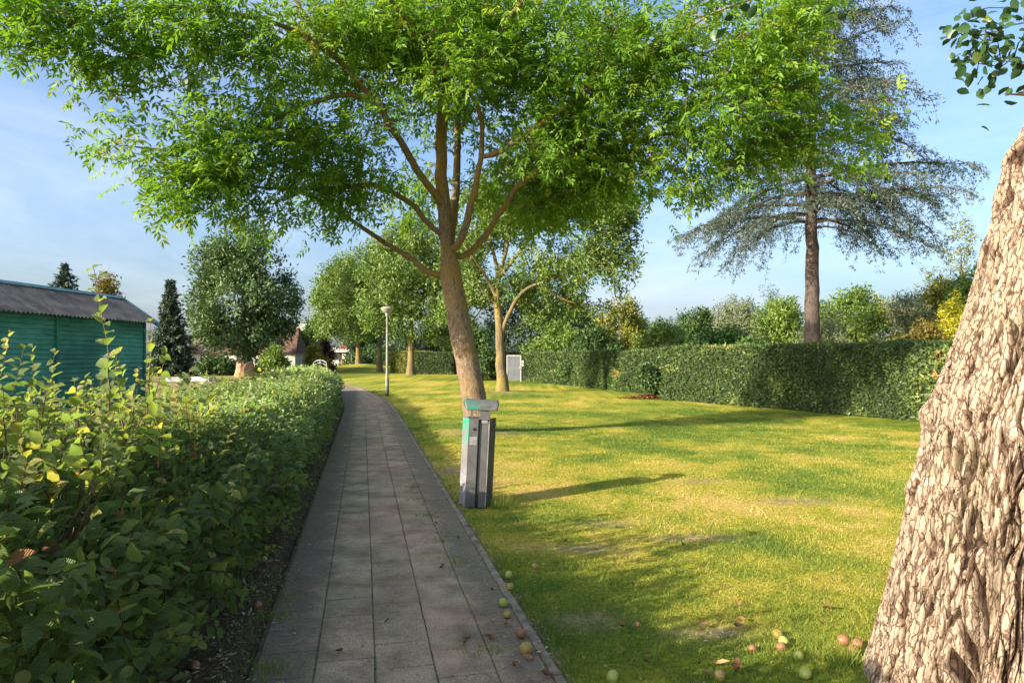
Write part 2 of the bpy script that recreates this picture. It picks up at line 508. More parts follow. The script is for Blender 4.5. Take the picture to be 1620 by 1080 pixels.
pq = nd(nt, 'ShaderNodeMath', operation='MULTIPLY_ADD'); nt.links.new(nq.outputs['Fac'], pq.inputs[0]); pq.inputs[1].default_value = 0.8; nt.links.new(pa.outputs[0], pq.inputs[2])
dk = ramp(nt, [(0.72, (0, 0, 0)), (0.98, (0.85, 0.85, 0.85))], pq.outputs[0])
dirt = ramp(nt, [(0.35, (0.115, 0.098, 0.066)), (0.6, (0.20, 0.165, 0.115))], noise(nt, 40, 4, .7, pv).outputs['Fac'])
c4 = mixc(nt, dk.outputs['Color'], c3.outputs['Color'], dirt.outputs['Color'])
bb = bump(nt, na.outputs['Fac'], 0.8, 0.005)
finish(nt, out, c4.outputs['Color'], 0.9, bb.outputs['Normal'], 0.2)
M['tile'] = m
M['bed'] = m_plain('joint_soil', (0.105, 0.105, 0.055), 0.95, 0.6, 9, 0.6, pos=True)
M['kerb'] = m_plain('kerb_concrete', (0.23, 0.19, 0.135), 0.9, 0.6, 9, 0.7, pos=True)

ys = np.arange(0.2, 75, 0.25)
xs = path_x(ys)
tx = np.gradient(xs, ys); tl = np.sqrt(1 + tx * tx)
arc = np.concatenate([[0], np.cumsum(np.hypot(np.diff(xs), np.diff(ys)))])


def path_frame(s):
    y = np.interp(s, arc, ys); x = np.interp(s, arc, xs); t = np.interp(s, arc, tx)
    a = -math.atan(t)                # heading, turned from +Y towards +X is negative
    return float(x), float(y), math.atan2(1, t) - pi / 2


bv = []; bf = []
for i, s in enumerate(np.arange(0, arc[-1], 0.5)):
    x, y, a = path_frame(s)
    for k in (-0.765, 0.765):
        bv.append((x + k * cos(a), y + k * sin(a), -0.006))
    if i: bf.append((2 * i - 2, 2 * i - 1, 2 * i + 1, 2 * i))
path = tag(link('path', new_mesh('path', bv, [np.array(bf)]), M['bed']), 'footpath of grey concrete tiles running between hedge and lawn', None, None, 'structure')
T = 0.300
tm = MB().box(-T / 2 + .0025, T / 2 - .0025, -T / 2 + .0025, T / 2 - .0025, -0.05, 0.0, 0.006)
tme = bpy.data.meshes.new('paving_tile'); tme.from_pydata(tm.v, [], tm.f); tme.update()
tme.materials.append(M['tile'])
cells = []
for j in range(5):
    s = 1.0 + (0.15 if j % 2 else 0.0)
    while s < arc[-1] - 0.4:
        cells.append((s, j)); s += T
cells.sort()
cells = [c for c in cells if path_frame(c[0])[1] > 1.2]
seen = [c for c in cells if path_frame(c[0])[1] > 2.3]
single = set(seen[:300])
fv = []; ff = []
for s, j in cells:
    x, y, a = path_frame(s)
    off = (j - 2) * T if j < 4 else 0.45 + 0.1275
    wx = 1.0 if j < 4 else 0.85
    X = x + off * cos(a); Y = y + off * sin(a)
    dz = random.uniform(-0.003, 0.003); rx = random.gauss(0, 0.006); ry = random.gauss(0, 0.006); rz = a + random.gauss(0, 0.004)
    if (s, j) in single:
        o = bpy.data.objects.new('paving_tile', tme); COL.objects.link(o)
        o.location = (X, Y, dz); o.rotation_euler = (rx, ry, rz); o.scale = (wx, 1, 1); o.parent = path
    else:
        R = Matrix.Translation((X, Y, dz)) @ Matrix.Rotation(rz, 4, 'Z') @ Matrix.Rotation(ry, 4, 'Y') @ Matrix.Rotation(rx, 4, 'X') @ Matrix.Diagonal((wx, 1, 1, 1))
        b = len(fv)
        fv += [tuple(R @ Vector(q)) for q in tm.v]; ff += [tuple(b + i for i in q) for q in tm.f]
fme = bpy.data.meshes.new('far_paving'); fme.from_pydata(fv, [], ff); fme.update()
tag(link('far_paving', fme, M['tile'], path), kind='stuff')
km = MB().box(-0.028, 0.028, -0.495, 0.495, -0.12, 0.004, 0.012)
kme = bpy.data.meshes.new('kerb_stone'); kme.from_pydata(km.v, [], km.f); kme.update(); kme.materials.append(M['kerb'])
for s in np.arange(1.5, 60, 1.0):
    x, y, a = path_frame(s)
    o = bpy.data.objects.new('kerb_stone', kme); COL.objects.link(o); o.parent = path
    o.location = (x + 0.737 * cos(a), y + 0.737 * sin(a), random.uniform(-0.006, 0.006)); o.rotation_euler = (random.gauss(0, .004), random.gauss(0, .03), a + random.gauss(0, .004))


# ------------------------------------------------------------------ leaves in bulk
def leaf_arrays(c, ax, nrm, L, W, tint, shape='rhomb', fold=0.25):
    """c base points, ax directions, nrm upper sides, L, W sizes -> verts, faces, attrs"""
    N = len(c)
    ax = nz(ax); side = nz(np.cross(ax, nrm)); up = np.cross(side, ax)
    L = np.broadcast_to(np.asarray(L, float), N)[:, None]; W = np.broadcast_to(np.asarray(W, float), N)[:, None]
    if shape == 'rhomb':
        tpl = [(0, 0, 0), (0.42, 0.5, 1), (1, 0, 0), (0.42, -0.5, 1)]
        fc = [(0, 1, 2), (0, 2, 3)]
    elif shape == 'blade':
        tpl = [(0, 0.5, 0), (0, -0.5, 0), (1, 0, 0)]
        fc = [(0, 1, 2)]
    elif shape == 'oval':
        tpl = [(0, 0, 0), (0.22, 0.40, .6), (0.55, 0.5, .8), (0.82, 0.27, .3), (1, 0, -.5), (0.82, -0.27, .3), (0.55, -0.5, .8), (0.22, -0.40, .6), (0.4, 0, 0), (0.75, 0, -.15)]
        fc = [(0, 1, 8), (1, 2, 8), (2, 9, 8), (2, 3, 9), (3, 4, 9), (4, 5, 9), (5, 6, 9), (6, 8, 9), (6, 7, 8), (7, 0, 8)]
    elif shape == 'hex':
        tpl = [(0, 0, 0), (0.3, 0.46, .8), (0.72, 0.36, .4), (1, 0, -.4), (0.72, -0.36, .4), (0.3, -0.46, .8)]
        fc = [(0, 1, 2, 3), (0, 3, 4, 5)]
    K = len(tpl); V = np.empty((N, K, 3))
    for k, (a, b, h) in enumerate(tpl):
        V[:, k] = c + ax * L * a + side * W * b + up * W * (fold * h)
    F = (np.arange(N)[:, None, None] * K + np.array(fc)[None]).reshape(-1, len(fc[0]))
    at = {'tint': np.repeat(tint, K)}
    if shape == 'oval':
        at['lu'] = np.tile([t[0] for t in tpl], N); at['lv'] = np.tile([t[1] for t in tpl], N)
    return V.reshape(-1, 3), F, at


def rand_dirs(n):
    return nz(rng.normal(size=(n, 3)))


# ------------------------------------------------------------------ trees
class Skel:
    def __init__(s):
        s.p = []; s.par = []; s.r = []
    def chain(s, pts, r0, r1, start=None, step=0.3):
        """resampled, slightly crooked limb; returns index of its end"""
        pts = [np.asarray(q, float) for q in pts]
        if start is not None: pts = [np.asarray(s.p[start])] + pts
        # smooth through the points
        P_ = np.array(pts); L = np.concatenate([[0], np.cumsum(np.linalg.norm(np.diff(P_, axis=0), axis=1))])
        n = max(2, int(L[-1] / step)); out = []
        for q in np.linspace(0, L[-1], n + 1):
            out.append([np.interp(q, L, P_[:, k]) for k in range(3)])
        out = np.array(out)
        for _ in range(2):
            out[1:-1] = 0.25 * out[:-2] + 0.5 * out[1:-1] + 0.25 * out[2:]
        if len(out) > 3: out[1:-1] += rng.normal(size=(len(out) - 2, 3)) * step * 0.045
        last = start
        for i, q in enumerate(out):
            if i == 0 and start is not None: continue
            s.p.append(q); s.par.append(-1 if last is None else last)
            s.r.append(r0 + (r1 - r0) * i / n); last = len(s.p) - 1
        return last
    def near(s, q):
        a = np.array(s.p); return int(np.argmin(np.linalg.norm(a - np.asarray(q), axis=1)))
    def grow(s, targets, step=0.35, droop=0.10, rt=0.006):
        p = np.zeros((len(s.p) + len(targets) * 14 + 50, 3)); n = len(s.p); p[:n] = s.p
        n0 = n
        d0 = np.array([np.min(np.linalg.norm(p[:n] - t, axis=1)) for t in targets])
        ends = np.zeros(len(targets), int)
        for k in np.argsort(d0):
            t = targets[k]
            dv = t - p[:n]; d = np.linalg.norm(dv, axis=1)
            i = int(np.argmin(d + 0.35 * np.maximum(0, p[:n, 2] - t[2])))
            a = p[i].copy(); dist = d[i]; m_ = min(12, max(1, int(dist / step)))
            side = rng.normal(size=3) * dist * 0.10; side[2] += droop * dist
            prev = i
            for q in range(1, m_ + 1):
                f = q / m_
                pt = a + (t - a) * f + side * 4 * f * (1 - f) * 0.5
                p[n] = pt; s.p.append(pt); s.par.append(prev); s.r.append(0.0); prev = n; n += 1
            ends[k] = prev
        # pipe model for the grown part
        N = n; acc = np.zeros(N); isleaf = np.ones(N, bool)
        for i in range(N):
            if s.par[i] >= 0: isleaf[s.par[i]] = False
        acc[isleaf] = rt ** 2.2
        for i in range(N - 1, -1, -1):
            if s.par[i] >= 0: acc[s.par[i]] += acc[i]
        for i in range(n0, N): s.r[i] = acc[i] ** (1 / 2.2)
        for i in range(n0, N):
            q = s.par[i]
            if q < n0: s.r[i] = min(s.r[i], 0.75 * s.r[q] + 1e-3)
            else: s.r[i] = min(s.r[i], s.r[q])
        return ends
    def tubes(s, rmin=0.0, wob=0.0, seed=0, fat=None):
        """mesh arrays of the limbs thicker than rmin"""
        N = len(s.p); kids = [[] for _ in range(N)]
        for i, q in enumerate(s.par):
            if q >= 0: kids[q].append(i)
        V = []; F = []; base = 0
        stack = [i for i in range(N) if s.par[i] < 0]
        starts = [(i, None) for i in stack]
        while starts:
            i, frm = starts.pop()
            ch = [] if frm is None else [frm]
            cur = i
            while True:
                ch.append(cur)
                k = sorted(kids[cur], key=lambda a: -s.r[a])
                if not k: break
                for b in k[1:]: starts.append((b, cur))
                cur = k[0]
            if frm is not None and s.r[ch[1]] < rmin: continue
            pts = np.array([s.p[a] for a in ch]); rr = np.array([s.r[a] for a in ch])
            if frm is not None: rr[0] = rr[1] * 1.1
            if len(pts) < 2: continue
            r_ = rr.max(); ns = 20 if r_ > 0.2 else 12 if r_ > 0.07 else 7 if r_ > 0.025 else 4 if r_ > 0.01 else 3
            tg = nz(np.gradient(pts, axis=0))
            ref = np.array([0, 1.0, 0]) if abs(tg[0][1]) < 0.9 else np.array([1.0, 0, 0])
            u = nz(np.cross(tg, ref)); v = np.cross(tg, u)
            ang = np.arange(ns) * 2 * pi / ns
            ring = u[:, None, :] * np.cos(ang)[None, :, None] + v[:, None, :] * np.sin(ang)[None, :, None]
            rad = np.broadcast_to(rr[:, None], (len(pts), ns)).copy()
            if wob > 0:
                q = (pts[:, None, :] + ring * rr[:, None, None])
                nn = fbm((q * 2.2).reshape(-1, 3), seed, 4).reshape(rad.shape)
                nn2 = vnoise((q * 9.0).reshape(-1, 3), seed + 3).reshape(rad.shape)
                rad *= 1 + wob * nn + 0.25 * wob * nn2
            VV = pts[:, None, :] + ring * rad[:, :, None]
            V.append(VV.reshape(-1, 3))
            id_ = base + np.arange(len(pts) * ns).reshape(len(pts), ns)
            F.append(np.stack([id_[:-1], np.roll(id_[:-1], -1, 1), np.roll(id_[1:], -1, 1), id_[1:]], -1).reshape(-1, 4))
            base += len(pts) * ns
        return np.concatenate(V), np.concatenate(F)


def lobe_points(lobes, n_total, hole_scale=1.3, hole=0.15, seed=0, shell=0.45):
    """cluster centres spread through ellipsoid lobes with uneven gaps"""
    w = np.array([(l[1][0] * l[1][2]) * l[2] for l in lobes]); w = w / w.sum()
    out = []
    for (c, r, dens), f in zip(lobes, w):
        n = int(n_total * f * 1.7) + 3
        q = rand_dirs(n) * (rng.random(n) ** shell)[:, None]
        q = c + q * r
        q = q[fbm(q / hole_scale, seed, 3) > -hole + 0.0 * n][: int(n_total * f) + 1]
        out.append(q)
    return np.concatenate(out)


def ash_leaves(cent, outward, per, rach=0.26, pairs=4, LL=0.088, LW=0.029, tb=None, spread=0.30):
    """compound leaves: a drooping rachis with pairs of leaflets"""
    n = len(cent) * per
    c = np.repeat(cent, per, 0) + rng.normal(size=(n, 3)) * spread * np.array([1, 1, 0.7])
    o = np.repeat(outward, per, 0)
    d = nz(o * 0.5 + rng.normal(size=(n, 3)) * 0.75 + np.array([0, 0, -0.30]))
    up = nz(np.array([0, 0, 1.0]) - d * d[:, 2:3] + rng.normal(size=(n, 3)) * 0.25)
    sd = nz(np.cross(d, up))
    t0 = np.repeat(tb if tb is not None else np.zeros(len(cent)), per) + rng.normal(size=n) * 0.12
    C = []; A = []; U = []; Tn = []; Ls = []
    sc = rng.uniform(0.75, 1.2, n)
    for k in range(pairs):
        f = 0.25 + 0.68 * k / (pairs - 1)
        for sg in (-1, 1):
            C.append(c + d * (rach * f * sc)[:, None] + np.array([0, 0, -0.10]) * (rach * f * f * sc)[:, None])
            A.append(nz(d * 0.55 + sd * sg * 0.8 + np.array([0, 0, -0.35]) + rng.normal(size=(n, 3)) * 0.18))
            U.append(up + rng.normal(size=(n, 3)) * 0.35); Tn.append(t0 + rng.normal(size=n) * 0.07); Ls.append(sc * LL * rng.uniform(0.8, 1.15, n))
    C.append(c + d * (rach * sc)[:, None] + np.array([0, 0, -0.10]) * (rach * sc)[:, None]); A.append(nz(d + np.array([0, 0, -0.35]))); U.append(up); Tn.append(t0); Ls.append(sc * LL)
    C = np.concatenate(C); A = np.concatenate(A); U = np.concatenate(U); Tn = np.clip(np.concatenate(Tn), 0, 1); Ls = np.concatenate(Ls)
    return leaf_arrays(C, A, U, Ls, Ls * LW / LL, Tn, 'rhomb', 0.18)


def simple_leaves(cent, outward, per, L, W, spread, tint0=0.5, tvar=0.18, droop=-0.25, shape='rhomb', upw=0.5):
    n = len(cent) * per
    c = np.repeat(cent, per, 0) + rand_dirs(n) * (rng.random(n) ** 0.5)[:, None] * spread * 1.25
    o = np.repeat(outward, per, 0)
    d = nz(o * 0.6 + rng.normal(size=(n, 3)) * 0.8 + np.array([0, 0, droop]))
    up = nz(o * 0.6 + np.array([0, 0, upw]) + rng.normal(size=(n, 3)) * 0.6)
    t = np.clip(np.repeat(tint0 if np.ndim(tint0) else np.full(len(cent), tint0), per) + rng.normal(size=n) * tvar, 0, 1)
    Ls = L * rng.uniform(0.65, 1.25, n)
    return leaf_arrays(c, d, up, Ls, Ls * W / L, t, shape, 0.2)


def lobes_px(rows):
    """rows: px, py, d, rx px, ry px, depth radius m, density"""
    out = []
    for r in rows:
        px, py, d, rx, ry = r[:5]
        rd = r[5] if len(r) > 5 else 0.5 * (rx + ry) * d / FPX
        out.append((P(px, py, d), np.array([rx * d / FPX, rd, ry * d / FPX]), r[6] if len(r) > 6 else 1.0))
    return out


def finish_tree(root, sk, leafarr, leafmat, barkmat, rmin=0.0, wob=0.1, crown='crown'):
    V, F = sk.tubes(rmin, wob)
    inv = np.array(root.location)
    link('trunk', new_mesh('trunk', V - inv, [F], smooth=True), barkmat, root)
    Vl, Fl, at = leafarr
    o = link(crown, new_mesh(crown, Vl - inv, [Fl], at), leafmat, root)
    tag(o, kind='stuff')
    return o


# ---- the large ash beside the litter bin
def main_ash():
    D = 13.2
    base = P(757, 690, D)
    root = thing('ash_tree', 'large ash with leaning trunk and spreading crown behind the litter bin', 'tree', (base[0], base[1], 0.0), 0, 'ash trees along the lawn')
    sk = Skel()
    b0 = base.copy(); b0[2] = -0.15
    t1 = sk.chain([b0 + [0.02, 0, 0], P(753, 650, D), P(741, 580, D), P(727, 510, D), P(716, 450, D), P(712, 425, D)], 0.268, 0.205, step=0.2)
    for i, (p, r) in enumerate(zip(sk.p, sk.r)):     # root flare
        sk.r[i] = r + 0.07 * math.exp(-max(0, p[2]) / 0.18)
    fork = t1
    def limb(pts, r0, r1, start=None):
        q = [P(a, b, D + c) for a, b, c in pts]
        st = sk.near(q[0]) if start is None else start
        return sk.chain(q if start is None else q, r0, r1, st)
    c1 = limb([(704, 350, 0), (697, 270, -.1), (699, 190, -.2), (706, 110, -.3), (712, 20, -.5), (720, -120, -.7), (725, -230, -.8)], 0.150, 0.035, fork)
    limb([(716, 350, .5), (724, 270, .9), (724, 190, 1.2), (735, 90, 1.8), (760, -60, 2.4)], 0.10, 0.03, fork)
    limb([(697, 448, 0), (655, 412, -.1), (600, 376, -.3), (545, 340, -.6), (505, 312, -.9), (450, 290, -1.4)], 0.070, 0.018)
    limb([(690, 372, -.1), (645, 312, -.3), (600, 290, -.6), (545, 295, -1.0), (490, 300, -1.4), (420, 298, -2.0), (330, 285, -2.5)], 0.060, 0.017)
    l3 = limb([(694, 320, -.2), (660, 270, -.5), (628, 215, -.9), (600, 170, -1.3), (560, 120, -1.7), (510, 70, -2.1), (440, 35, -2.6), (340, 15, -3.0), (200, 10, -3.4)], 0.078, 0.018)
    limb([(592, 162, -1.3), (545, 145, -1.6), (495, 160, -1.9), (440, 188, -2.3), (380, 215, -2.6), (280, 240, -2.9)], 0.05, 0.02)
    limb([(540, 100, -1.9), (500, 60, -1.6), (470, 0, -1.6), (430, -60, -2)], 0.05, 0.02)
    r1 = limb([(729, 395, -.2), (744, 330, -.4), (757, 275, -.6), (766, 235, -.7), (767, 200, -.8), (752, 150, -1.0), (715, 112, -1.3), (690, 85, -1.5), (680, 20, -1.8)], 0.082, 0.018)
    limb([(762, 255, -.7), (800, 237, -.8), (850, 200, -1.0), (900, 165, -1.2), (960, 120, -1.5), (1040, 70, -1.8), (1130, 20, -2.2)], 0.062, 0.018)
    limb([(738, 415, .2), (770, 370, .3), (800, 320, .2), (835, 277, 0), (880, 252, -.2), (940, 232, -.4), (1010, 222, -.6), (1090, 205, -.9), (1180, 190, -1.2), (1280, 200, -1.4)], 0.070, 0.017)
    limb([(832, 280, 0), (835, 255, .4), (870, 220, .9), (930, 190, 1.4)], 0.05, 0.02)
    limb([(752, 130, -1.0), (780, 60, -1.4), (830, 0, -2.0), (900, -80, -2.6)], 0.06, 0.02)
    limb([(705, 130, -.3), (640, 30, -1.8), (580, -60, -3.0), (520, -150, -4)], 0.06, 0.02)
    rows = [(100, 25, 9.6, 95, 60), (35, 20, 9.2, 45, 30), (200, 85, 9.9, 110, 60), (320, 30, 10.2, 130, 75),
            (330, 215, 10.4, 115, 60), (265, 262, 10.3, 85, 50), (235, 300, 10.2, 45, 22), (360, 265, 10.7, 100, 48), (300, 310, 10.4, 45, 16, .4), (480, 355, 12, 32, 18, .4), (393, 340, 10.6, 12, 20, .25),
            (420, 110, 10.9, 105, 70), (545, 50, 11.6, 135, 85), (470, 215, 11.2, 80, 65), (560, 255, 12.1, 100, 58), (530, 310, 12.2, 60, 26, .6),
            (640, 110, 12.6, 110, 95, .8, .7), (690, 30, 12.2, 160, 75), (760, 150, 13.9, 120, 110, .9, .65), (640, 300, 14.2, 70, 50, .6, .6), (850, 50, 11.8, 150, 80), (870, 190, 13.8, 130, 90),
            (820, 300, 14.4, 90, 45), (925, 285, 14.0, 95, 55), (960, 135, 12.2, 135, 95), (1000, 245, 12.8, 100, 55), (1075, 70, 11.3, 135, 85), (1130, 165, 11.6, 120, 75), (1190, 220, 12.1, 100, 50),
            (1220, 50, 11.2, 90, 65), (1240, 150, 11.8, 90, 60), (1300, 235, 12.2, 85, 38), (1340, 190, 12.2, 50, 30), (1120, 285, 12.6, 50, 28), (1060, 300, 12.8, 40, 18), (1280, 40, 11.2, 45, 40),
            (250, 300, 10.2, 75, 30, .8), (425, 318, 11.0, 60, 24, .6), (565, 325, 12.3, 60, 22, .6), (195, 235, 10.0, 38, 40, .6), (60, 70, 9.4, 50, 28, .5), (860, 330, 14.2, 80, 35, .8),
            (600, 175, 11.0, 70, 55, .7, .4), (800, 215, 11.9, 75, 55, .7, .35), (730, 85, 11.2, 90, 70, .8, .6), (880, 250, 12.0, 70, 35, .6, .5)]
    lob = lobes_px(rows)
    cl = lobe_points(lob, 3150, 0.55, 0.02, 31)
    up = [(P(760, -120, 12.5), np.array([3.6, 1.6, 1.0]), 1.0), (P(1020, -110, 12), np.array([2.6, 1.4, .8]), 1.0),
          (P(800, 40, 17.0), np.array([4.6, 2.0, 2.6]), 1.0), (P(720, -300, 13.8), np.array([2.6, 2.2, 1.4]), 0.8)]
    cu = lobe_points(up, 210, 1.0, 0.1, 33)
    allc = np.concatenate([cl, cu])
    sk.grow(allc, 0.35, 0.08, 0.0055)
    cen = np.array([base[0], D, 5.5])
    out = nz(allc - cen)
    tb = 0.56 + 0.48 * fbm(allc / 0.8, 41, 3) + 0.10 * fbm(allc / 3.0, 42, 2)
    a = ash_leaves(cl, out[:len(cl)], 5, rach=0.30, LL=0.125, LW=0.043, tb=tb[:len(cl)], spread=0.25)
    b = ash_leaves(cu, out[len(cl):], 7, rach=0.34, LL=0.16, LW=0.055, tb=tb[len(cl):], spread=0.42)
    nA = len(a[0])
    arr = (np.concatenate([a[0], b[0]]), np.concatenate([a[1], b[1] + nA]), {'tint': np.concatenate([a[2]['tint'], b[2]['tint']])})
    finish_tree(root, sk, arr, M['ash_leaf'], M['ash_bark'], 0.0, 0.11)


main_ash()


def row_ash(label, px, py, d, trunk, rows, n, r0, leafL, limbs=(), lm='ash_far', per=9, bark='ash_bark_far', group='ash trees along the lawn', name='ash_tree', mound=0.0, hole=0.1, hs=1.0, cat='tree', dens=2.6):
    base = P(px, py, d); g = float(gz(np.array([base[0]]), np.array([base[1]]))[0])
    root = thing(name, label, cat, (base[0], base[1], g), 0, group)
    sk = Skel(); b0 = base.copy(); b0[2] = g - 0.1
    e = sk.chain([b0] + [P(a, b, d) for a, b in trunk], r0, r0 * 0.55, step=0.4)
    for i, (p, r) in enumerate(zip(sk.p, sk.r)): sk.r[i] = r + 0.35 * r0 * math.exp(-max(0, p[2] - g) / 0.35)
    for L in limbs:
        q = [P(a, b, d + c) for a, b, c in L]
        sk.chain(q, r0 * 0.42, r0 * 0.1, sk.near(q[0]))
    cl = lobe_points(lobes_px(rows), n, hs, hole, int(px))
    sk.grow(cl, 0.6, 0.06, 0.012)
    cen = np.mean(cl, 0) - np.array([0, 0, 0.5]); out = nz(cl - cen)
    tb = 0.5 + 0.4 * fbm(cl / 1.2, int(px) + 3, 3)
    arr = simple_leaves(cl, out, int(per * dens), leafL * 1.5, leafL * 0.72, leafL * 2.6, tb, 0.13)
    finish_tree(root, sk, arr, M[lm], M[bark], 0.012, 0.08)
    return root


row_ash('second ash from the bin, straight yellowish trunk standing before the grey gate', 795, 624, 28.4,
        [(793, 580), (790, 520), (786, 470), (788, 440)],
        [(800, 330, 28, 75, 60), (870, 300, 28, 95, 75), (930, 340, 27.5, 85, 70), (975, 330, 27, 45, 60), (960, 420, 27, 55, 50, 1.0, .6), (885, 420, 28, 80, 55, 1.6, .8),
         (830, 455, 29, 70, 50), (745, 420, 29, 55, 70), (930, 470, 28.5, 55, 35, 1.0, .5), (760, 350, 29, 60, 60), (850, 500, 29, 50, 30, 1, .6), (990, 395, 27, 28, 50, .8, .6), (730, 490, 29, 40, 40, 1, .7)],
        2300, 0.235, 0.105,
        [[(786, 470, 0), (770, 440, -.3), (755, 415, -.6), (735, 390, -1)], [(789, 440, 0), (780, 400, .4), (772, 350, .8), (770, 300, 1.2)], [(789, 440, 0), (802, 395, 0), (805, 340, 0), (815, 270, 0)],
         [(790, 440, 0), (820, 400, -.4), (850, 365, -.8), (900, 320, -1.2)], [(793, 530, 0), (806, 490, -.2), (830, 455, -.4), (880, 440, -.6), (930, 415, -.8), (975, 400, -1)],
         [(850, 447, -.5), (880, 470, -.6), (910, 480, -.7)]], per=9, hole=0.02, hs=0.9, dens=2.7)
row_ash('ash with pale bare trunk on a small mound just right of the lamp post', 650, 597, 51, [(650, 570), (650, 530), (652, 490)],
        [(650, 430, 51, 70, 70), (690, 470, 51, 50, 60), (610, 440, 50, 55, 60), (660, 500, 50, 60, 35), (700, 400, 52, 60, 60), (640, 380, 52, 60, 40), (600, 490, 50, 50, 35), (700, 530, 51, 35, 20)],
        1100, 0.30, 0.17, [[(652, 490, 0), (630, 450, -1), (600, 420, -2)], [(652, 490, 0), (680, 450, 0), (700, 410, 1)]], per=10)
row_ash('ash with dark trunk just left of the lamp post pole', 601, 587, 70, [(600, 560), (600, 520)],
        [(585, 430, 70, 55, 50), (560, 460, 70, 45, 50), (610, 470, 70, 45, 45), (575, 505, 69, 45, 30), (615, 400, 70, 40, 30)], 700, 0.33, 0.22, per=10)
row_ash('farthest lawn ash, orange lit trunk standing on a grassy mound', 567, 578, 80, [(567, 560), (566, 530)],
        [(535, 465, 80, 38, 45), (515, 470, 80, 22, 45), (545, 430, 80, 35, 30), (540, 515, 79, 42, 28), (570, 500, 79, 35, 35), (520, 515, 80, 22, 25)], 700, 0.34, 0.24, per=10)
# the round tree left of the path, dark ivy clad trunk
row_ash('big round dark green tree with ivy trunk before the red roofed house', 388, 592, 61, [(389, 560), (390, 520), (388, 470), (386, 420)],
        [(385, 390, 61, 62, 42), (350, 430, 60.5, 48, 50), (415, 430, 61, 50, 48), (330, 480, 60, 38, 45), (440, 480, 61, 36, 40), (385, 480, 59, 60, 50), (335, 525, 59.5, 38, 28), (395, 535, 59, 42, 32), (430, 520, 61, 38, 26), (390, 562, 60.5, 16, 20, 1.0)],
        1500, 0.42, 0.24, lm='round_leaf', per=10, bark='dark_bark', group=None, name='round_tree', hole=0.06, hs=1.8, dens=2.2)


# ------------------------------------------------------------------ shrubs and trees behind the hedges
def bush(name, label, px, base_py, top_py, hw, d, mat, n=260, leaf=0.16, per=10, group=None, asp=0.42, trunk=True, seed=None, lob=7, cat='shrub', bark='dark_bark'):
    seed = int(px * 3 + d) if seed is None else seed
    r_ = random.Random(seed)
    b = P(px, base_py, d); z0 = 0.0 if base_py is None else max(0.0, b[2]); top = P(px, top_py, d)
    hw = hw * 1.22; n = int(n * 1.35)
    hwm = hw * d / FPX; H = top[2] - z0
    g = float(gz(np.array([b[0]]), np.array([b[1]]))[0])
    root = thing(name, label, cat, (b[0], b[1], g), 0, group)
    rows = []
    for k in range(lob):
        f = (k + 0.5) / lob; a = r_.uniform(0, 2 * pi); sp = sqrt(max(0.05, 1 - (2 * f - 0.85) ** 2)) * 0.62
        c = np.array([b[0] + hwm * sp * cos(a), b[1] + hwm * sp * sin(a) * 0.8, z0 + H * (0.14 + 0.68 * f)])
        s = r_.uniform(0.40, 0.62) * (1.1 - 0.45 * f)
        rows.append((c, np.array([hwm * s, hwm * s, max(H * 0.20, min(H * 0.3, hwm * s))]), 1.0))
    rows.append((np.array([b[0], b[1], z0 + H * 0.80]), np.array([hwm * 0.42, hwm * 0.42, H * 0.2]), 1.0))
    cl = lobe_points(rows, n, max(0.5, hwm * 0.35), 0.3, seed)
    sk = Skel(); p0 = np.array([b[0], b[1], g - 0.1])
    sk.chain([p0, np.array([b[0] + 0.05 * hwm, b[1], z0 + H * 0.35]), np.array([b[0], b[1], z0 + H * 0.7])], 0.03 * H + 0.02, 0.02, step=0.5)
    sk.grow(cl, 0.7, 0.03, 0.008)
    out = nz(cl - np.array([b[0], b[1], z0 + H * 0.4]))
    tb = 0.5 + 0.4 * fbm(cl / max(0.4, hwm * 0.3), seed + 1, 3)
    arr = simple_leaves(cl, out, int(per * 2.35), leaf * 1.28, leaf * asp * 1.55, leaf * 2.2, tb, 0.14)
    finish_tree(root, sk, arr, M[mat], M[bark], 0.02, 0.05, 'crown' if cat == 'tree' else 'foliage')
    return root


G1 = 'shrubs and trees beyond the right hedge'
bush('willow_tree', 'grey green willow left of the cedar trunk beyond the hedge', 1165, 600, 470, 62, 52, 'willow', 420, 0.2, 11, G1, 0.25, cat='tree')
bush('willow_tree', 'pale willow right of the cedar trunk beyond the hedge', 1432, 600, 462, 52, 48, 'willow', 420, 0.2, 11, G1, 0.25, cat='tree')
bush('broadleaf_tree', 'mid green broadleaf tree close right of the cedar trunk', 1352, 600, 452, 58, 54, 'mid_green', 420, 0.2, 11, G1, cat='tree')
bush('broadleaf_tree', 'light green bushy tree close left of the cedar trunk', 1243, 600, 470, 48, 50, 'mid_green', 340, 0.2, 11, G1, cat='tree')
bush('broadleaf_tree', 'yellow green tree at the hedge end near the big bark trunk', 1488, 600, 440, 52, 50, 'yellow_green', 420, 0.2, 11, G1, cat='tree')
bush('broadleaf_tree', 'tall green tree rising directly behind the big bark trunk', 1560, 600, 405, 62, 46, 'mid_green', 420, 0.2, 11, G1, cat='tree')
bush('broadleaf_tree', 'small dark round tree at the left end of the grey willow', 1108, 600, 486, 30, 48, 'dark_green', 200, 0.2, 10, G1, cat='tree')
bush('willow_tree', 'grey leaved low willow between cedar trunk and pale willow', 1310, 600, 500, 45, 46, 'willow', 260, 0.18, 10, G1, 0.25, cat='tree')
bush('golden_shrub', 'bright yellow shrub beside the big bark trunk', 1508, 600, 458, 20, 40, 'yellow', 120, 0.14, 10, G1)
bush('autumn_shrub', 'orange brown low shrub over the hedge near its right end', 1470, 600, 505, 38, 38, 'autumn', 170, 0.16, 10, G1)
bush('pine_tree', 'small dark pine top poking above the willow', 1222, 600, 455, 22, 66, 'dark_green', 120, 0.22, 9, G1, 0.2, cat='tree')
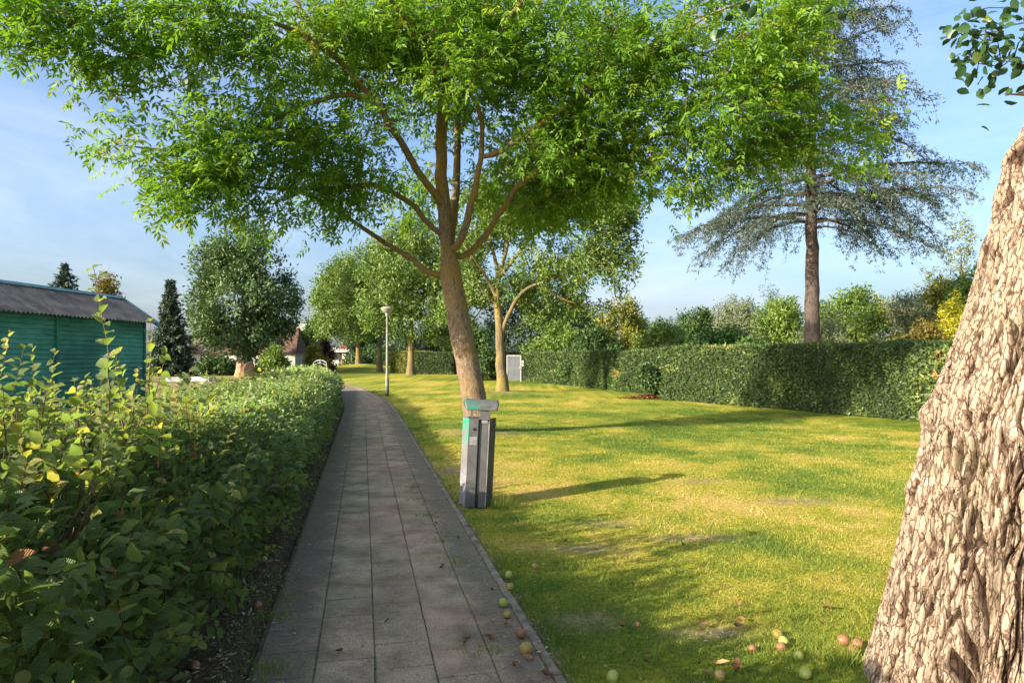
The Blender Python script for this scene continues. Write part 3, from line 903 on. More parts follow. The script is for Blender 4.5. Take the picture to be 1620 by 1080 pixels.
bush('ivy_shrub', 'dark glossy ivy mound overtopping the hedge below the grey willow', 1130, 600, 522, 58, 31, 'laurel', 260, 0.13, 11, G1, 0.7)
bush('ivy_shrub', 'glossy ivy mound overtopping the hedge left of the dark mound', 1185, 600, 540, 30, 29, 'laurel', 150, 0.13, 10, G1, 0.7)
bush('garden_shrub', 'feathery green shrub over the hedge gap', 1050, 600, 505, 42, 36, 'mid_green', 240, 0.15, 10, G1, 0.3)
bush('garden_shrub', 'tall loose shrub with yellowing leaves right of the second ash', 985, 600, 470, 48, 40, 'yellow_green', 240, 0.17, 9, G1)
bush('garden_shrub', 'dark spreading shrub above the middle of the far hedge', 935, 600, 520, 52, 38, 'dark_green', 260, 0.15, 10, G1)
bush('garden_shrub', 'deep green shrub just right of the grey gate', 880, 600, 505, 45, 46, 'mid_green', 240, 0.18, 10, G1)
bush('garden_shrub', 'dark leafy shrub between the two nearest ash trunks', 762, 605, 520, 32, 45, 'dark_green', 300, 0.15, 11, G1)
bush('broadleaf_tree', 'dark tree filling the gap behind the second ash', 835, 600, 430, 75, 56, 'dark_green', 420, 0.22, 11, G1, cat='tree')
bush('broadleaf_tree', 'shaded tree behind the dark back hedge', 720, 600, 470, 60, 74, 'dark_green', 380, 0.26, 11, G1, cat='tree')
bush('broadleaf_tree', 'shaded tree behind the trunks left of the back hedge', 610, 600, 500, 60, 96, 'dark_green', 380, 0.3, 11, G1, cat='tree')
bush('broadleaf_tree', 'pale green tree over the far hedge beside the second ash', 905, 600, 465, 55, 58, 'mid_green', 300, 0.22, 10, G1, cat='tree')
bush('silver_shrub', 'small silvery shrub over the far hedge', 1012, 600, 512, 20, 42, 'willow', 110, 0.15, 9, G1, 0.3)
for px, tp, hw, d, mt, lab in ((1085, 494, 40, 78, 'dark_green', 'dark distant tree between the second ash and the grey willow'), (1205, 478, 46, 76, 'mid_green', 'distant green tree behind the grey willow'),
                               (1300, 476, 44, 80, 'dark_green', 'distant dark tree directly behind the cedar trunk'), (1395, 470, 46, 74, 'yellow_green', 'distant yellow green tree behind the pale willow'), (1480, 462, 44, 72, 'mid_green', 'distant green tree behind the yellow green one'), (1010, 500, 40, 80, 'dark_green', 'distant dark tree behind the tall loose shrub')):
    bush('broadleaf_tree', lab, px, 600, tp, hw, d, mt, 240, 0.27, 10, G1, cat='tree')
G2 = 'garden trees by the far houses'
bush('broadleaf_tree', 'small bright green tree right of the red tiled roof', 473, 590, 524, 14, 70, 'mid_green', 200, 0.26, 10, G2, cat='tree')
bush('broadleaf_tree', 'dark tree rising behind the purple bush', 492, 590, 505, 18, 92, 'dark_green', 240, 0.3, 10, G2, cat='tree')
bush('purple_bush', 'dark purple leaved bush beside the white kiosk', 514, 592, 540, 13, 66, 'purple', 180, 0.2, 10, G2)
bush('garden_shrub', 'green shrub under the red tiled roof', 436, 595, 552, 16, 56, 'mid_green', 150, 0.2, 10, G2)
bush('round_topiary', 'clipped round bush beside the thin lamp pole', 498, 592, 546, 13, 62, 'yellow_green', 220, 0.18, 12, G2)
bush('garden_shrub', 'dark shrub at the foot of the white kiosk', 560, 590, 566, 22, 84, 'dark_green', 160, 0.3, 10, G2)
bush('garden_shrub', 'low green shrub before the white house wall', 345, 595, 572, 30, 60, 'dark_green', 160, 0.25, 10, G2)
bush('garden_shrub', 'low shrub right of the ivy clad tree foot', 425, 597, 568, 22, 58, 'mid_green', 140, 0.25, 10, G2)
bush('broadleaf_tree', 'brownish tree top seen above the green shed roof', 172, 590, 425, 30, 42, 'autumn', 190, 0.18, 8, G2, cat='tree')
bush('birch_tree', 'slender airy birch rising beside the big bark trunk', 1520, 600, 318, 55, 60, 'yellow_green', 170, 0.17, 8, G1, 0.5, cat='tree', lob=9)


def conifer(name, label, px, base_py, top_py, hw, d, mat, tiers, group=None, leaf=0.28, fill=1.0):
    b = P(px, base_py, d); top = P(px, top_py, d); H = top[2]; R = hw * d / FPX
    root = thing(name, label, 'tree', (b[0], b[1], 0), 0, group)
    sk = Skel(); sk.chain([np.array([b[0], b[1], -0.1]), np.array([b[0], b[1], H * 0.5]), np.array([b[0], b[1], H])], 0.02 * H + 0.03, 0.02, step=0.5)
    C = []; A = []
    for k in range(tiers):
        f = (k + 0.5) / tiers; z = H * (0.04 + 0.95 * f); rr = R * (1 - f) ** 0.8 * random.uniform(0.8, 1.12) + 0.08
        nb = max(5, int(13 * (1 - f * 0.6) * fill))
        for j in range(nb):
            a = 2 * pi * (j + random.random()) / nb; L = rr * random.uniform(0.75, 1.15)
            nn = max(2, int(L / 0.16))
            for q in range(nn):
                t = (q + random.random()) / nn
                C.append((b[0] + cos(a) * L * t, b[1] + sin(a) * L * t, z + 0.12 * L * t - 0.30 * L * t * t)); A.append((cos(a), sin(a), -0.1))
    C = np.array(C); A = np.array(A)
    tb = 0.5 + 0.4 * fbm(C / 0.7, 5, 2)
    arr = simple_leaves(C, A, 9, leaf * 1.2, leaf * 0.4, 0.13, tb, 0.12, -0.1)
    finish_tree(root, sk, arr, M[mat], M['dark_bark'], 0.0, 0.05)


conifer('spruce_tree', 'dark blue green conical spruce beside the green shed', 270, 600, 442, 36, 55, 'spruce', 26, None, 0.30)
conifer('spruce_tree', 'tiny spruce tip showing over the green shed roof ridge', 103, 600, 416, 60, 60, 'spruce', 34, None, 0.28, 0.8)


# ---- blue cedar
def cedar():
    d = 38.0; b = P(1285, 608, d); x0, y0 = b[0], b[1]
    root = thing('cedar_tree', 'tall blue cedar with drooping layered branches rising behind the right hedge', 'tree', (x0, y0, 0))
    sk = Skel()
    H = 26.0
    sk.chain([np.array([x0, y0, -0.2]), np.array([x0, y0, 6]), np.array([x0 - .1, y0, 12]), np.array([x0 + .1, y0, 18]), np.array([x0 + .9, y0, 23]), np.array([x0 + 1.4, y0, H])], 0.47, 0.05, step=0.5)
    C = []; A = []; T_ = []
    tiers = [  # height, azimuth degrees (0 = right, 180 = left), length, rise, droop
    ]
    R_ = random.Random(4)
    for k in range(72):
        f = k / 71.0
        z = 9.2 + (H - 9.6) * f
        az = k * 137.5 + R_.uniform(-25, 25)
        L = (5.9 * (1 - f) ** 0.6 + 1.4) * R_.uniform(0.72, 1.12)
        tiers.append((z + R_.gauss(0, .35), az, L * (0.55 if R_.random() < .2 else 1.0), R_.uniform(0.05, 0.42), R_.uniform(0.18, 0.50)))
    tiers += [(10.4, 178, 7.2, 0.10, 0.30), (10.6, 8, 8.0, 0.25, 0.16), (11.8, -8, 8.6, 0.28, 0.20), (9.6, 20, 5.5, 0.1, 0.38), (9.8, 165, 6.2, 0.12, 0.42), (9.4, 200, 5.5, 0.05, 0.45), (18.0, 2, 5.0, .3, .15), (21.0, 6, 5.0, .34, .12), (15.5, 5, 5.2, .3, .3), (9.4, -30, 6.0, 0.1, 0.4)]
    for z, az, L, rise, droop in tiers:
        a = radians(az); dx, dy = cos(a), sin(a)
        pts = []
        for t in np.linspace(0.1, 1, 7):
            pts.append(np.array([x0 + dx * L * t, y0 + dy * L * t, z + rise * L * t - droop * L * t * t * 1.1 + R_.gauss(0, .05)]))
        st = sk.near((x0, y0, z)); i0 = len(sk.p)
        sk.chain(pts, 0.035 + 0.011 * L, 0.012, st, step=0.40)
        line = np.array(sk.p[i0:]); n = len(line)
        for i in range(1, n):
            t = i / (n - 1)
            if t < 0.15: continue
            for sg in (-1, 1):
                if R_.random() < 0.08: continue
                l2 = (0.36 * L * (1.15 - t) + 0.45) * R_.uniform(0.5, 1.25)
                ang = a + sg * radians(R_.uniform(28, 70)); ex, ey = cos(ang), sin(ang)
                dr = R_.uniform(0.5, 1.5); ri = R_.uniform(0.0, 0.30); m_ = max(3, int(l2 / 0.16)); prev = i0 + i
                for q in range(m_):
                    s = (q + 1) / m_
                    p = line[i] + np.array([ex * l2 * s, ey * l2 * s, ri * l2 * s - dr * l2 * s * s]) + np.array([R_.gauss(0, .02), R_.gauss(0, .02), R_.gauss(0, .02)])
                    C.append(p); A.append((ex, ey, ri - 2 * dr * s)); T_.append(0.42 + 0.28 * t)
                    for _ in range(2):
                        if R_.random() < 0.62:
                            aa = ang + R_.choice((-1, 1)) * R_.uniform(.5, 1.2); l3 = R_.uniform(0.15, 0.55) * (1.1 - .6 * s)
                            dz = R_.uniform(-.9, .1)
                            for f_ in (.5, 1.0):
                                C.append(p + np.array([cos(aa) * l3 * f_, sin(aa) * l3 * f_, l3 * f_ * dz])); A.append((cos(aa), sin(aa), dz)); T_.append(0.42 + 0.28 * t)
                    if q % 2 == 1 or q == m_ - 1:
                        sk.p.append(p); sk.par.append(prev); sk.r.append(0.014 * (1 - s) + 0.004); prev = len(sk.p) - 1
            C.append(line[i]); A.append((dx, dy, rise - 2.2 * droop * t)); T_.append(0.5)
        for q in range(3):
            C.append(line[-1] + np.array([dx, dy, rise - 2 * droop]) * 0.14 * q); A.append((dx, dy, .25)); T_.append(.6)
    C = np.array(C); A = nz(np.array(A)); T_ = np.array(T_)
    n = len(C); per = 3
    c = np.repeat(C, per, 0) + rng.normal(size=(n * per, 3)) * 0.04
    ax = nz(np.repeat(A, per, 0) + rng.normal(size=(n * per, 3)) * 0.55)
    tb = np.clip(np.repeat(T_ + 0.35 * fbm(C / 1.2, 8, 3), per) + rng.normal(size=n * per) * 0.12, 0, 1)
    arr = leaf_arrays(c, ax, nz(np.array([0, 0, 1.0]) + rng.normal(size=(n * per, 3)) * 0.5), rng.uniform(0.12, 0.24, n * per), rng.uniform(0.04, 0.065, n * per), tb, 'rhomb', 0.1)
    finish_tree(root, sk, arr, M['cedar'], M['cedar_bark'], 0.0, 0.07)


cedar()


# ------------------------------------------------------------------ clipped hedges
def clipped_hedge(name, label, line, h, thick, dens, leaf, mat='yew', group=None, seed=0, tint=0.36):
    """line: ground points of the front face, left to right as seen"""
    L = np.array(line, float); seg = np.linalg.norm(np.diff(L, axis=0), axis=1); S = np.concatenate([[0], np.cumsum(seg)]); tot = S[-1]
    root = thing(name, label, 'hedge', (L[0][0], L[0][1], 0), 0, group); org = np.array([L[0][0], L[0][1], 0])
    def frame(s):
        x = np.interp(s, S, L[:, 0]); y = np.interp(s, S, L[:, 1])
        e = 0.05; tx_ = np.interp(s + e, S, L[:, 0]) - np.interp(s - e, S, L[:, 0]); ty_ = np.interp(s + e, S, L[:, 1]) - np.interp(s - e, S, L[:, 1])
        t = nz(np.stack([tx_, ty_, np.zeros_like(tx_)], -1)); nf = np.stack([t[:, 1], -t[:, 0], np.zeros(len(t))], -1)
        return np.stack([x, y, np.zeros_like(x)], -1), t, nf
    def wav(s, z): return 0.17 * fbm(np.stack([s / 0.9, z / 0.9, np.full_like(s, seed)], 1), seed, 3)
    # core
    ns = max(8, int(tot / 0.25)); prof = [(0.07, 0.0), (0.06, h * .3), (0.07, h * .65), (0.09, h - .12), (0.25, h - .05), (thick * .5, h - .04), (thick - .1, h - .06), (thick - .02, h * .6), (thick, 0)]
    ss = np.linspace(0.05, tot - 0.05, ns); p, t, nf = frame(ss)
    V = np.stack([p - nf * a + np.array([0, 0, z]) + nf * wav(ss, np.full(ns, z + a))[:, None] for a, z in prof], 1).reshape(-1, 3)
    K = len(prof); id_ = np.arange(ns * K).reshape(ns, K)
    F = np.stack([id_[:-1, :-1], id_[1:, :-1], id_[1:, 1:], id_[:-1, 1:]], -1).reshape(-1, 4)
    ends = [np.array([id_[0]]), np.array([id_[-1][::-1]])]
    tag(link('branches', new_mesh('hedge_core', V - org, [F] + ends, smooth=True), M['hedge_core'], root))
    # leaf sprays on face, top and ends
    nF = int(tot * h * dens); nT = int(tot * thick * dens * 0.8); nE = int(thick * h * dens)
    s = rng.uniform(0, tot, nF); z = rng.uniform(0, h, nF) ** 1.0; p, t, nf = frame(s)
    pf = p + np.array([0, 0, 1.0]) * z[:, None] + nf * (wav(s, z) + rng.uniform(-0.09, 0.035, nF) - 0.05 * sstep(h - .15, h, z))[:, None]
    of = nf
    s2 = rng.uniform(0, tot, nT); a2 = rng.uniform(0.0, thick, nT); p2, t2, nf2 = frame(s2)
    pt = p2 - nf2 * a2[:, None] + np.array([0, 0, 1.0]) * (h - 0.03 + 0.09 * fbm(np.stack([s2 / .5, a2 / .5, np.zeros(nT)], 1), seed + 4, 2) + rng.uniform(-0.05, 0.03, nT))[:, None]
    ot = np.tile([0, 0, 1.0], (nT, 1))
    E = []; OE = []
    for s0, sg in ((0.0, -1), (tot, 1)):
        q, t3, n3_ = frame(np.full(nE, s0)); a3 = rng.uniform(0, thick, nE); z3 = rng.uniform(0, h, nE)
        E.append(q - n3_ * a3[:, None] + np.array([0, 0, 1.0]) * z3[:, None] + t3 * (sg * rng.uniform(-0.06, 0.04, nE))[:, None]); OE.append(t3 * sg)
    c = np.concatenate([pf, pt] + E); o = np.concatenate([of, ot] + OE); n = len(c)
    ax = nz(o * 0.55 + np.array([0, 0, 0.35]) + rng.normal(size=(n, 3)) * 0.65)
    up = nz(o + rng.normal(size=(n, 3)) * 0.55)
    tb = tint + 0.62 * fbm(c / np.array([0.9, 0.9, 0.7]), seed + 9, 3) + 0.16 * fbm(c / 0.22, seed + 11, 2)
    brown = sstep(0.10, 0.55, fbm(c / np.array([1.2, 1.2, 0.8]), seed + 15, 3)) * rng.random(n) * 0.75
    tb = np.clip(np.clip(tb, 0, 0.78) + brown + rng.normal(size=n) * 0.08, 0, 1)
    Ls = leaf * rng.uniform(0.6, 1.3, n)
    Vl, Fl, at = leaf_arrays(c, ax, up, Ls, Ls * 0.42, tb, 'rhomb', 0.2)
    tag(link('foliage', new_mesh('hedge_foliage', Vl - org, [Fl], at), M[mat], root), kind='stuff')
    return root


def gp(px, py):
    d = CAM_H * FPX / (py - HOR); q = P(px, py, d); return (q[0], q[1])


G3 = 'clipped evergreen hedges round the lawn'
clipped_hedge('clipped_hedge', 'long tall clipped hedge with brown patches in front of the cedar trunk',
              [gp(1046, 633), gp(1170, 642), gp(1300, 653), gp(1430, 664), gp(1560, 679), gp(1800, 700)], 1.93, 1.5, 640, 0.105, group=G3, seed=3)
clipped_hedge('clipped_hedge', 'farther clipped hedge between the grey gate and the leaf pile',
              [gp(828, 603.5), gp(900, 610), gp(985, 620), gp(1052, 628)], 1.84, 1.4, 480, 0.125, group=G3, seed=13)
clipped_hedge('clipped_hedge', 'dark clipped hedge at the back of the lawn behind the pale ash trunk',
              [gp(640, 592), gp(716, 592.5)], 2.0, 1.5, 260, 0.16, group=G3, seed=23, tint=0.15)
clipped_hedge('clipped_hedge', 'left end of the back hedge with sunlight put into its yellow green colour',
              [gp(617, 590), gp(641, 591)], 2.1, 3.0, 260, 0.16, 'yellow_green', G3, 33, 0.5)  # end face of the same hedge, sunlight put into its paler leaf colour
bush('ivy_shrub', 'loose broad leaved ivy spilling from the joint between the two right hedges', 1022, 628, 580, 18, 26.4, 'dark_green', 160, 0.10, 12, G1, 0.65)

# pile of dead leaves in the hedge gap
n = 900; c0 = gp(1025, 631)
xx = rng.normal(size=n) * 0.42; yy = rng.normal(size=n) * 0.2
zz = 0.02 + 0.16 * np.exp(-(xx / .5) ** 2 - (yy / .25) ** 2) * rng.random(n)
arr = leaf_arrays(np.stack([xx, yy, zz], 1), rand_dirs(n) * [1, 1, .4], nz(np.array([0, 0, 1.0]) + rng.normal(size=(n, 3)) * .5), 0.10, 0.06, np.clip(rng.normal(.3, .25, n), 0, 1), 'hex')
o = link('leaf_pile', new_mesh('leaf_pile', arr[0], [arr[1]], arr[2]), M['dead_leaf'], None, (c0[0], c0[1], 0.03))
tag(o, 'heap of reddish brown dead leaves in the gap of the right hedge', 'leaf pile')

# ------------------------------------------------------------------ the loose hornbeam hedge along the path
def hedge_pt(y, a):
    """ground point of the hedge: y along, a metres back from the face on the path side"""
    y = np.asarray(y, float)
    off = 0.75 + 0.17 + 0.10 * sstep(6, 3, y)
    x = path_x(y) - (off + a) * 1.03
    return x, y + (off + a) * 0.0


def hedge_h(y, a):
    """height of the hedge top"""
    y = np.asarray(y, float); a = np.asarray(a, float)
    h = 0.76 + (0.24 + 0.10 * sstep(5, 2.8, y)) * sstep(-0.1, 0.55, a) + 0.10 * sstep(13, 20, y) * sstep(0, .6, a)
    h = h + 0.45 * sstep(1.9, 1.4, y) * sstep(0.45, 0.15, a)  # unseen near stretch, raised on the path side to shade the foreground lawn
    h = h + 0.07 * n2(y, a, 0.7, 51, 3) + 0.04 * n2(y, a, 0.18, 52, 2)
    return h


HW = 1.75
hroot = thing('hornbeam_hedge', 'untidy knee to chest high hornbeam hedge along the left of the path', 'hedge', (-2.0, 3.0, 0))
horg = np.array([-2.0, 3.0, 0])
# dark inner mass of stems and old leaves
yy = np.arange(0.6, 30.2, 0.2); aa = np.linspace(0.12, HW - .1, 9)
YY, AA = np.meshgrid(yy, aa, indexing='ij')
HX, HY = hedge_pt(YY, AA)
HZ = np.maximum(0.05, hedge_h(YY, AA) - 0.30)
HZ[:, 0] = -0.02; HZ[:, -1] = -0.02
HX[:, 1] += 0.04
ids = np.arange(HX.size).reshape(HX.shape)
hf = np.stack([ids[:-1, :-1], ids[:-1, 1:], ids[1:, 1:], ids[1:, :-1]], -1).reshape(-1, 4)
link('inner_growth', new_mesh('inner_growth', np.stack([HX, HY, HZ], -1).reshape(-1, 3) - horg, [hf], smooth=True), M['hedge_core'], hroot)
# stems
sk = Skel()
for k in range(420):
    y = 2.3 + 25 * random.random() ** 1.5; a = random.uniform(0.0, HW)
    x, _ = hedge_pt(y, a); h = float(hedge_h(np.array([y]), np.array([a]))[0]); x = float(x)
    tilt = np.array([random.gauss(0.06 if a < .4 else 0, .10), random.gauss(0, .10), 0])
    sk.chain([np.array([x, y, 0.0]) - tilt * .5, np.array([x, y, h * .55]), np.array([x, y, h * 1.02]) + tilt], 0.009, 0.003, step=0.16)
V, F = sk.tubes(0.0)
tag(link('stems', new_mesh('hedge_stems', V - horg, [F]), M['twig'], hroot), kind='stuff')
# leaves: face, top, back
def hedge_leaves(y0, y1, n, L, shape, spr):
    k1 = int(n * 0.33); k2 = n - k1
    y = y0 + (y1 - y0) * rng.random(k1); z = rng.random(k1) ** 0.8; a = rng.uniform(-0.05, 0.22, k1) + 0.10 * n2(y, z, 0.35, 61, 2)
    hh = hedge_h(y, np.full(k1, .12)); zf = 0.06 + z * np.maximum(0.1, hh - 0.04); a = a + 0.08 * (z < .25) * 1.0
    x, _ = hedge_pt(y, a)
    c1 = np.stack([x, y, zf], 1); o1 = np.tile(nz([1.0, -0.15, 0.25]), (k1, 1))
    y = y0 + (y1 - y0) * rng.random(k2); a = rng.uniform(0.02, HW + 0.05, k2)
    dz = np.abs(rng.normal(size=k2)) * 0.17 - 0.10 * (rng.random(k2) < .12) * rng.random(k2)
    x, _ = hedge_pt(y, a); h = hedge_h(y, a); slope = sstep(0.5, 0.0, a)
    c2 = np.stack([x, y, np.maximum(0.1, h + 0.05 - dz)], 1); o2 = nz(np.stack([0.55 * slope, np.full(k2, -.1), np.ones(k2)], 1))
    c = np.concatenate([c1, c2]) + rng.normal(size=(n, 3)) * spr; o = np.concatenate([o1, o2])
    ax = nz(o * 0.5 + rng.normal(size=(n, 3)) * [0.8, 0.8, 0.55] + [0, 0, -0.12])
    tops = np.concatenate([np.zeros(k1), np.ones(k2)])[:, None]
    up = nz(o * 0.45 + [0, 0, 0.7] + tops * np.array([-1.1, -0.65, -0.1]) + rng.normal(size=(n, 3)) * 0.42)
    tb = 0.46 + 0.30 * fbm(c / 0.5, 63, 3) + rng.normal(size=n) * 0.13
    tb = np.clip(tb, 0.0, 0.86)
    r = rng.random(n); tb = np.where(r < 0.025, rng.uniform(0.9, 0.98, n), tb); tb = np.where(r > 0.988, 1.0, tb)
    Ls = L * rng.uniform(0.55, 1.2, n)
    return leaf_arrays(c, ax, up, Ls, Ls * 0.58, tb, shape, 0.28)


for y0, y1, n, L, sh in ((0.6, 4.2, 9300, 0.080, 'oval'), (4.2, 6.0, 5800, 0.074, 'oval'), (6.0, 8.0, 7500, 0.074, 'hex'), (8.0, 15.0, 17000, 0.080, 'rhomb'), (15.0, 30.0, 15000, 0.105, 'rhomb')):
    V, F, at = hedge_leaves(y0, y1, n, L, sh, 0.02)
    tag(link('foliage', new_mesh('hedge_foliage', V - horg, [F], at), M['hornbeam'], hroot), kind='stuff')

# long shoots standing out of the hedge, leaf by leaf
leafmesh = []
for k in range(10):
    t = [0.25, 0.35, 0.45, 0.55, 0.62, 0.7, 0.78, 0.86, 0.93, 0.96][k]
    V, F, at = leaf_arrays(np.zeros((1, 3)), np.array([[1.0, 0, 0]]), np.array([[0, 0, 1.0]]), 1.0, 0.60, np.array([t]), 'oval', 0.22 + 0.04 * (k % 4))
    V[:, 2] -= 0.10 * V[:, 0] ** 2 * (k % 3)
    me = new_mesh('hornbeam_leaf', V, [F], at); me.materials.append(M['hornbeam']); leafmesh.append(me)


def put_leaf(me, base, ax, up, L, parent, name='leaf'):
    ax = nz(ax); s = nz(np.cross(up, ax)); u = np.cross(ax, s)
    o = bpy.data.objects.new(name, me); COL.objects.link(o)
    o.parent = parent
    Mx = Matrix(((ax[0], s[0], u[0], 0), (ax[1], s[1], u[1], 0), (ax[2], s[2], u[2], 0), (0, 0, 0, 1)))
    o.matrix_basis = Matrix.Translation(Vector(base)) @ Mx @ Matrix.Diagonal((L, L, L, 1))
    return o


nleaf = [0]
def shoot(p0, p1, n, L=0.078, bright=0.5, bow=0.05):
    p0 = np.array(p0); p1 = np.array(p1); d = nz(p1 - p0); ln = np.linalg.norm(p1 - p0)
    sk = Skel(); mid = (p0 + p1) / 2 + rng.normal(size=3) * bow * ln
    sk.chain([p0, mid, p1], 0.0042, 0.0015, step=0.05)
    V, F = sk.tubes(0)
    st = link('shoot', new_mesh('shoot', V - horg, [F]), M['twig'], hroot)
    sd = nz(np.cross(d, rng.normal(size=3)))
    for i in range(n):
        f = 0.12 + 0.88 * (i + 0.5) / n; k = min(len(sk.p) - 1, int(f * len(sk.p))); b = np.array(sk.p[k]) - horg
        sg = 1 if i % 2 else -1
        ax = nz(sd * sg * 0.85 + d * 0.45 + rng.normal(size=3) * 0.22 + [0, 0, -0.08])
        up = nz(d * 0.55 + [-0.35, -0.25, 0.4] + rng.normal(size=3) * 0.3)
        LL = L * (1.0 - 0.45 * f ** 3) * random.uniform(0.8, 1.15)
        kk = int(np.clip(random.gauss(4.4 + 4 * (bright - .5), 2.0), 0, 8.4)) if random.random() > 0.05 else 9
        put_leaf(leafmesh[kk], b, ax, up, LL, st); nleaf[0] += 1


for a, b, ta, tb_, d, dd, n, br in [
    (172, 650, 148, 424, 3.15, .0, 17, .7), (232, 655, 238, 508, 3.35, .0, 12, .75), (14, 730, 4, 612, 2.6, .0, 7, .6), (66, 735, 72, 618, 2.7, .0, 9, .85),
    (128, 700, 118, 602, 2.95, .0, 8, .6), (262, 650, 305, 580, 3.9, -.3, 8, .6), (330, 650, 328, 600, 4.6, 0, 7, .5), (196, 680, 184, 560, 3.2, .1, 10, .65), (44, 720, 22, 640, 2.7, .1, 6, .5),
    (210, 690, 262, 560, 3.4, .2, 10, .7), (300, 680, 290, 600, 3.8, .1, 8, .6), (95, 760, 60, 660, 2.5, .1, 8, .7), (150, 780, 112, 665, 2.5, .1, 9, .6), (250, 740, 240, 640, 2.9, .1, 8, .6),
    (-10, 945, 132, 905, 2.05, -.1, 8, .7), (-5, 1010, 112, 955, 1.95, -.15, 7, .3), (410, 640, 412, 560, 8.2, 0, 7, .6), (365, 660, 362, 612, 6.3, 0, 7, .6), (330, 830, 372, 770, 3.7, -.2, 6, .45), (205, 985, 262, 955, 2.6, -.2, 6, .35),
    (340, 775, 410, 720, 4.2, -.2, 8, .4), (95, 900, 160, 880, 2.3, -.2, 6, .5), (180, 905, 210, 1045, 2.3, -.2, 6, .3), (60, 1040, 20, 980, 2.0, -.1, 6, .4)]:
    shoot(P(a, b, d), P(ta, tb_, d + dd), min(int(n * 1.35 + 1), 22), 0.088 if d > 2.4 else 0.072, br)

# many more loose sprays, joined: they fill the top of the hedge
LC = []; LA = []; LU = []; LT = []; LL_ = []; sk = Skel()
for k in range(380):
    face = 190 <= k < 260; near_ = k >= 260
    y = 1.6 + 16 * random.random() ** 1.7 if not near_ else random.uniform(2.0, 5.5)
    a = random.uniform(0.25, HW) if not face else 0.02; x = float(hedge_pt(y, a)[0]); h = float(hedge_h(np.array([y]), np.array([a]))[0])
    ln = random.uniform(.12, .34) + (.40 * random.random() if y < 4.6 and a > .5 else 0)
    p0 = np.array([x, y, h - .08]); d = nz(np.array([random.gauss(0, .32), random.gauss(0, .32), 1.0]))
    if face:
        p0[2] = random.uniform(.25, .75) * h; d = nz(np.array([.9, random.gauss(-.2, .4), random.uniform(-.4, .5)])); ln *= .75
    p1 = p0 + d * (ln + .08)
    sk.chain([p0, (p0 + p1) / 2 + rng.normal(size=3) * .015, p1], 0.0035, 0.0012, step=0.1)
    sd = nz(np.cross(d, rng.normal(size=3))); m_ = int(ln / 0.032) + 3; t0 = random.gauss(.64 if not near_ else .82, .13)
    for i in range(m_):
        f = 0.2 + .8 * (i + .5) / m_; sg = 1 if i % 2 else -1
        LC.append(p0 + (p1 - p0) * f); LA.append(nz(sd * sg * .85 + d * .45 + rng.normal(size=3) * .25)); LU.append(nz(d * .45 + np.array([-.4, -.28, .35]) + rng.normal(size=3) * .35))
        LT.append(np.clip(t0 + random.gauss(0, .1), 0, .95)); LL_.append(.076 * (1 - .4 * f ** 3) * random.uniform(.7, 1.15) * (1.15 if y > 9 else 1))
V, F, at = leaf_arrays(np.array(LC), np.array(LA), np.array(LU), np.array(LL_), np.array(LL_) * .6, np.array(LT), 'oval', .25)
tag(link('foliage', new_mesh('spray_foliage', V - horg, [F], at), M['hornbeam'], hroot), kind='stuff')
V, F = sk.tubes(0)
tag(link('stems', new_mesh('spray_stems', V - horg, [F]), M['twig'], hroot), kind='stuff')

# ------------------------------------------------------------------ the near tree at the right edge
m, nt, out = newmat('furrowed_bark')
pv = objvec(nt)
ac = nd(nt, 'ShaderNodeAttribute', attribute_name='plate')
n1 = noise(nt, 9, 6, 0.65, pv); n2_ = noise(nt, 75, 6, 0.75, pv); n3 = noise(nt, 2.0, 3, 0.6, pv)
cork = ramp(nt, [(0.0, (0.042, 0.026, 0.018)), (0.30, (0.150, 0.102, 0.070)), (0.52, (0.310, 0.245, 0.180)), (0.95, (0.430, 0.360, 0.285))], ac.outputs['Fac'])
tn = ramp(nt, [(0.3, (0.78, 0.74, 0.70)), (0.7, (1.12, 1.1, 1.08))], n1.outputs['Fac'])
c1 = mixc(nt, 1.0, cork.outputs['Color'], tn.outputs['Color'], 'MULTIPLY')
gr = ramp(nt, [(0.54, (0, 0, 0)), (0.70, (0.5, 0.5, 0.5))], n3.outputs['Fac'])
c2 = mixc(nt, gr.outputs['Color'], c1.outputs['Color'], (0.25, 0.23, 0.13))
ng = noise(nt, 4.2, 2, 0.5, pv)
gs = ramp(nt, [(0.74, (0, 0, 0)), (0.80, (0.55, 0.55, 0.55))], ng.outputs['Fac'])
c3 = mixc(nt, gs.outputs['Color'], c2.outputs['Color'], (0.10, 0.34, 0.24))
wn_ = noise(nt, 11, 4, 0.6, pv)
wv_ = nd(nt, 'ShaderNodeVectorMath', operation='MULTIPLY_ADD'); nt.links.new(wn_.outputs['Color'], wv_.inputs[0]); wv_.inputs[1].default_value = (0.055, 0.055, 0.11); nt.links.new(pv, wv_.inputs[2])
mpb = nd(nt, 'ShaderNodeMapping'); mpb.inputs['Scale'].default_value = (34, 34, 5.5); nt.links.new(wv_.outputs[0], mpb.inputs['Vector'])
vc = nd(nt, 'ShaderNodeTexVoronoi', Scale=1.0, feature='DISTANCE_TO_EDGE'); nt.links.new(mpb.outputs['Vector'], vc.inputs['Vector'])
vk = ramp(nt, [(0.0, (0, 0, 0)), (0.09, (1, 1, 1))], vc.outputs['Distance'])
mpc = nd(nt, 'ShaderNodeMapping'); mpc.inputs['Scale'].default_value = (80, 80, 30); nt.links.new(wv_.outputs[0], mpc.inputs['Vector'])
vd = nd(nt, 'ShaderNodeTexVoronoi', Scale=1.0, feature='F1'); nt.links.new(mpc.outputs['Vector'], vd.inputs['Vector'])
sv = nd(nt, 'ShaderNodeSeparateXYZ'); nt.links.new(vd.outputs['Color'], sv.inputs[0])
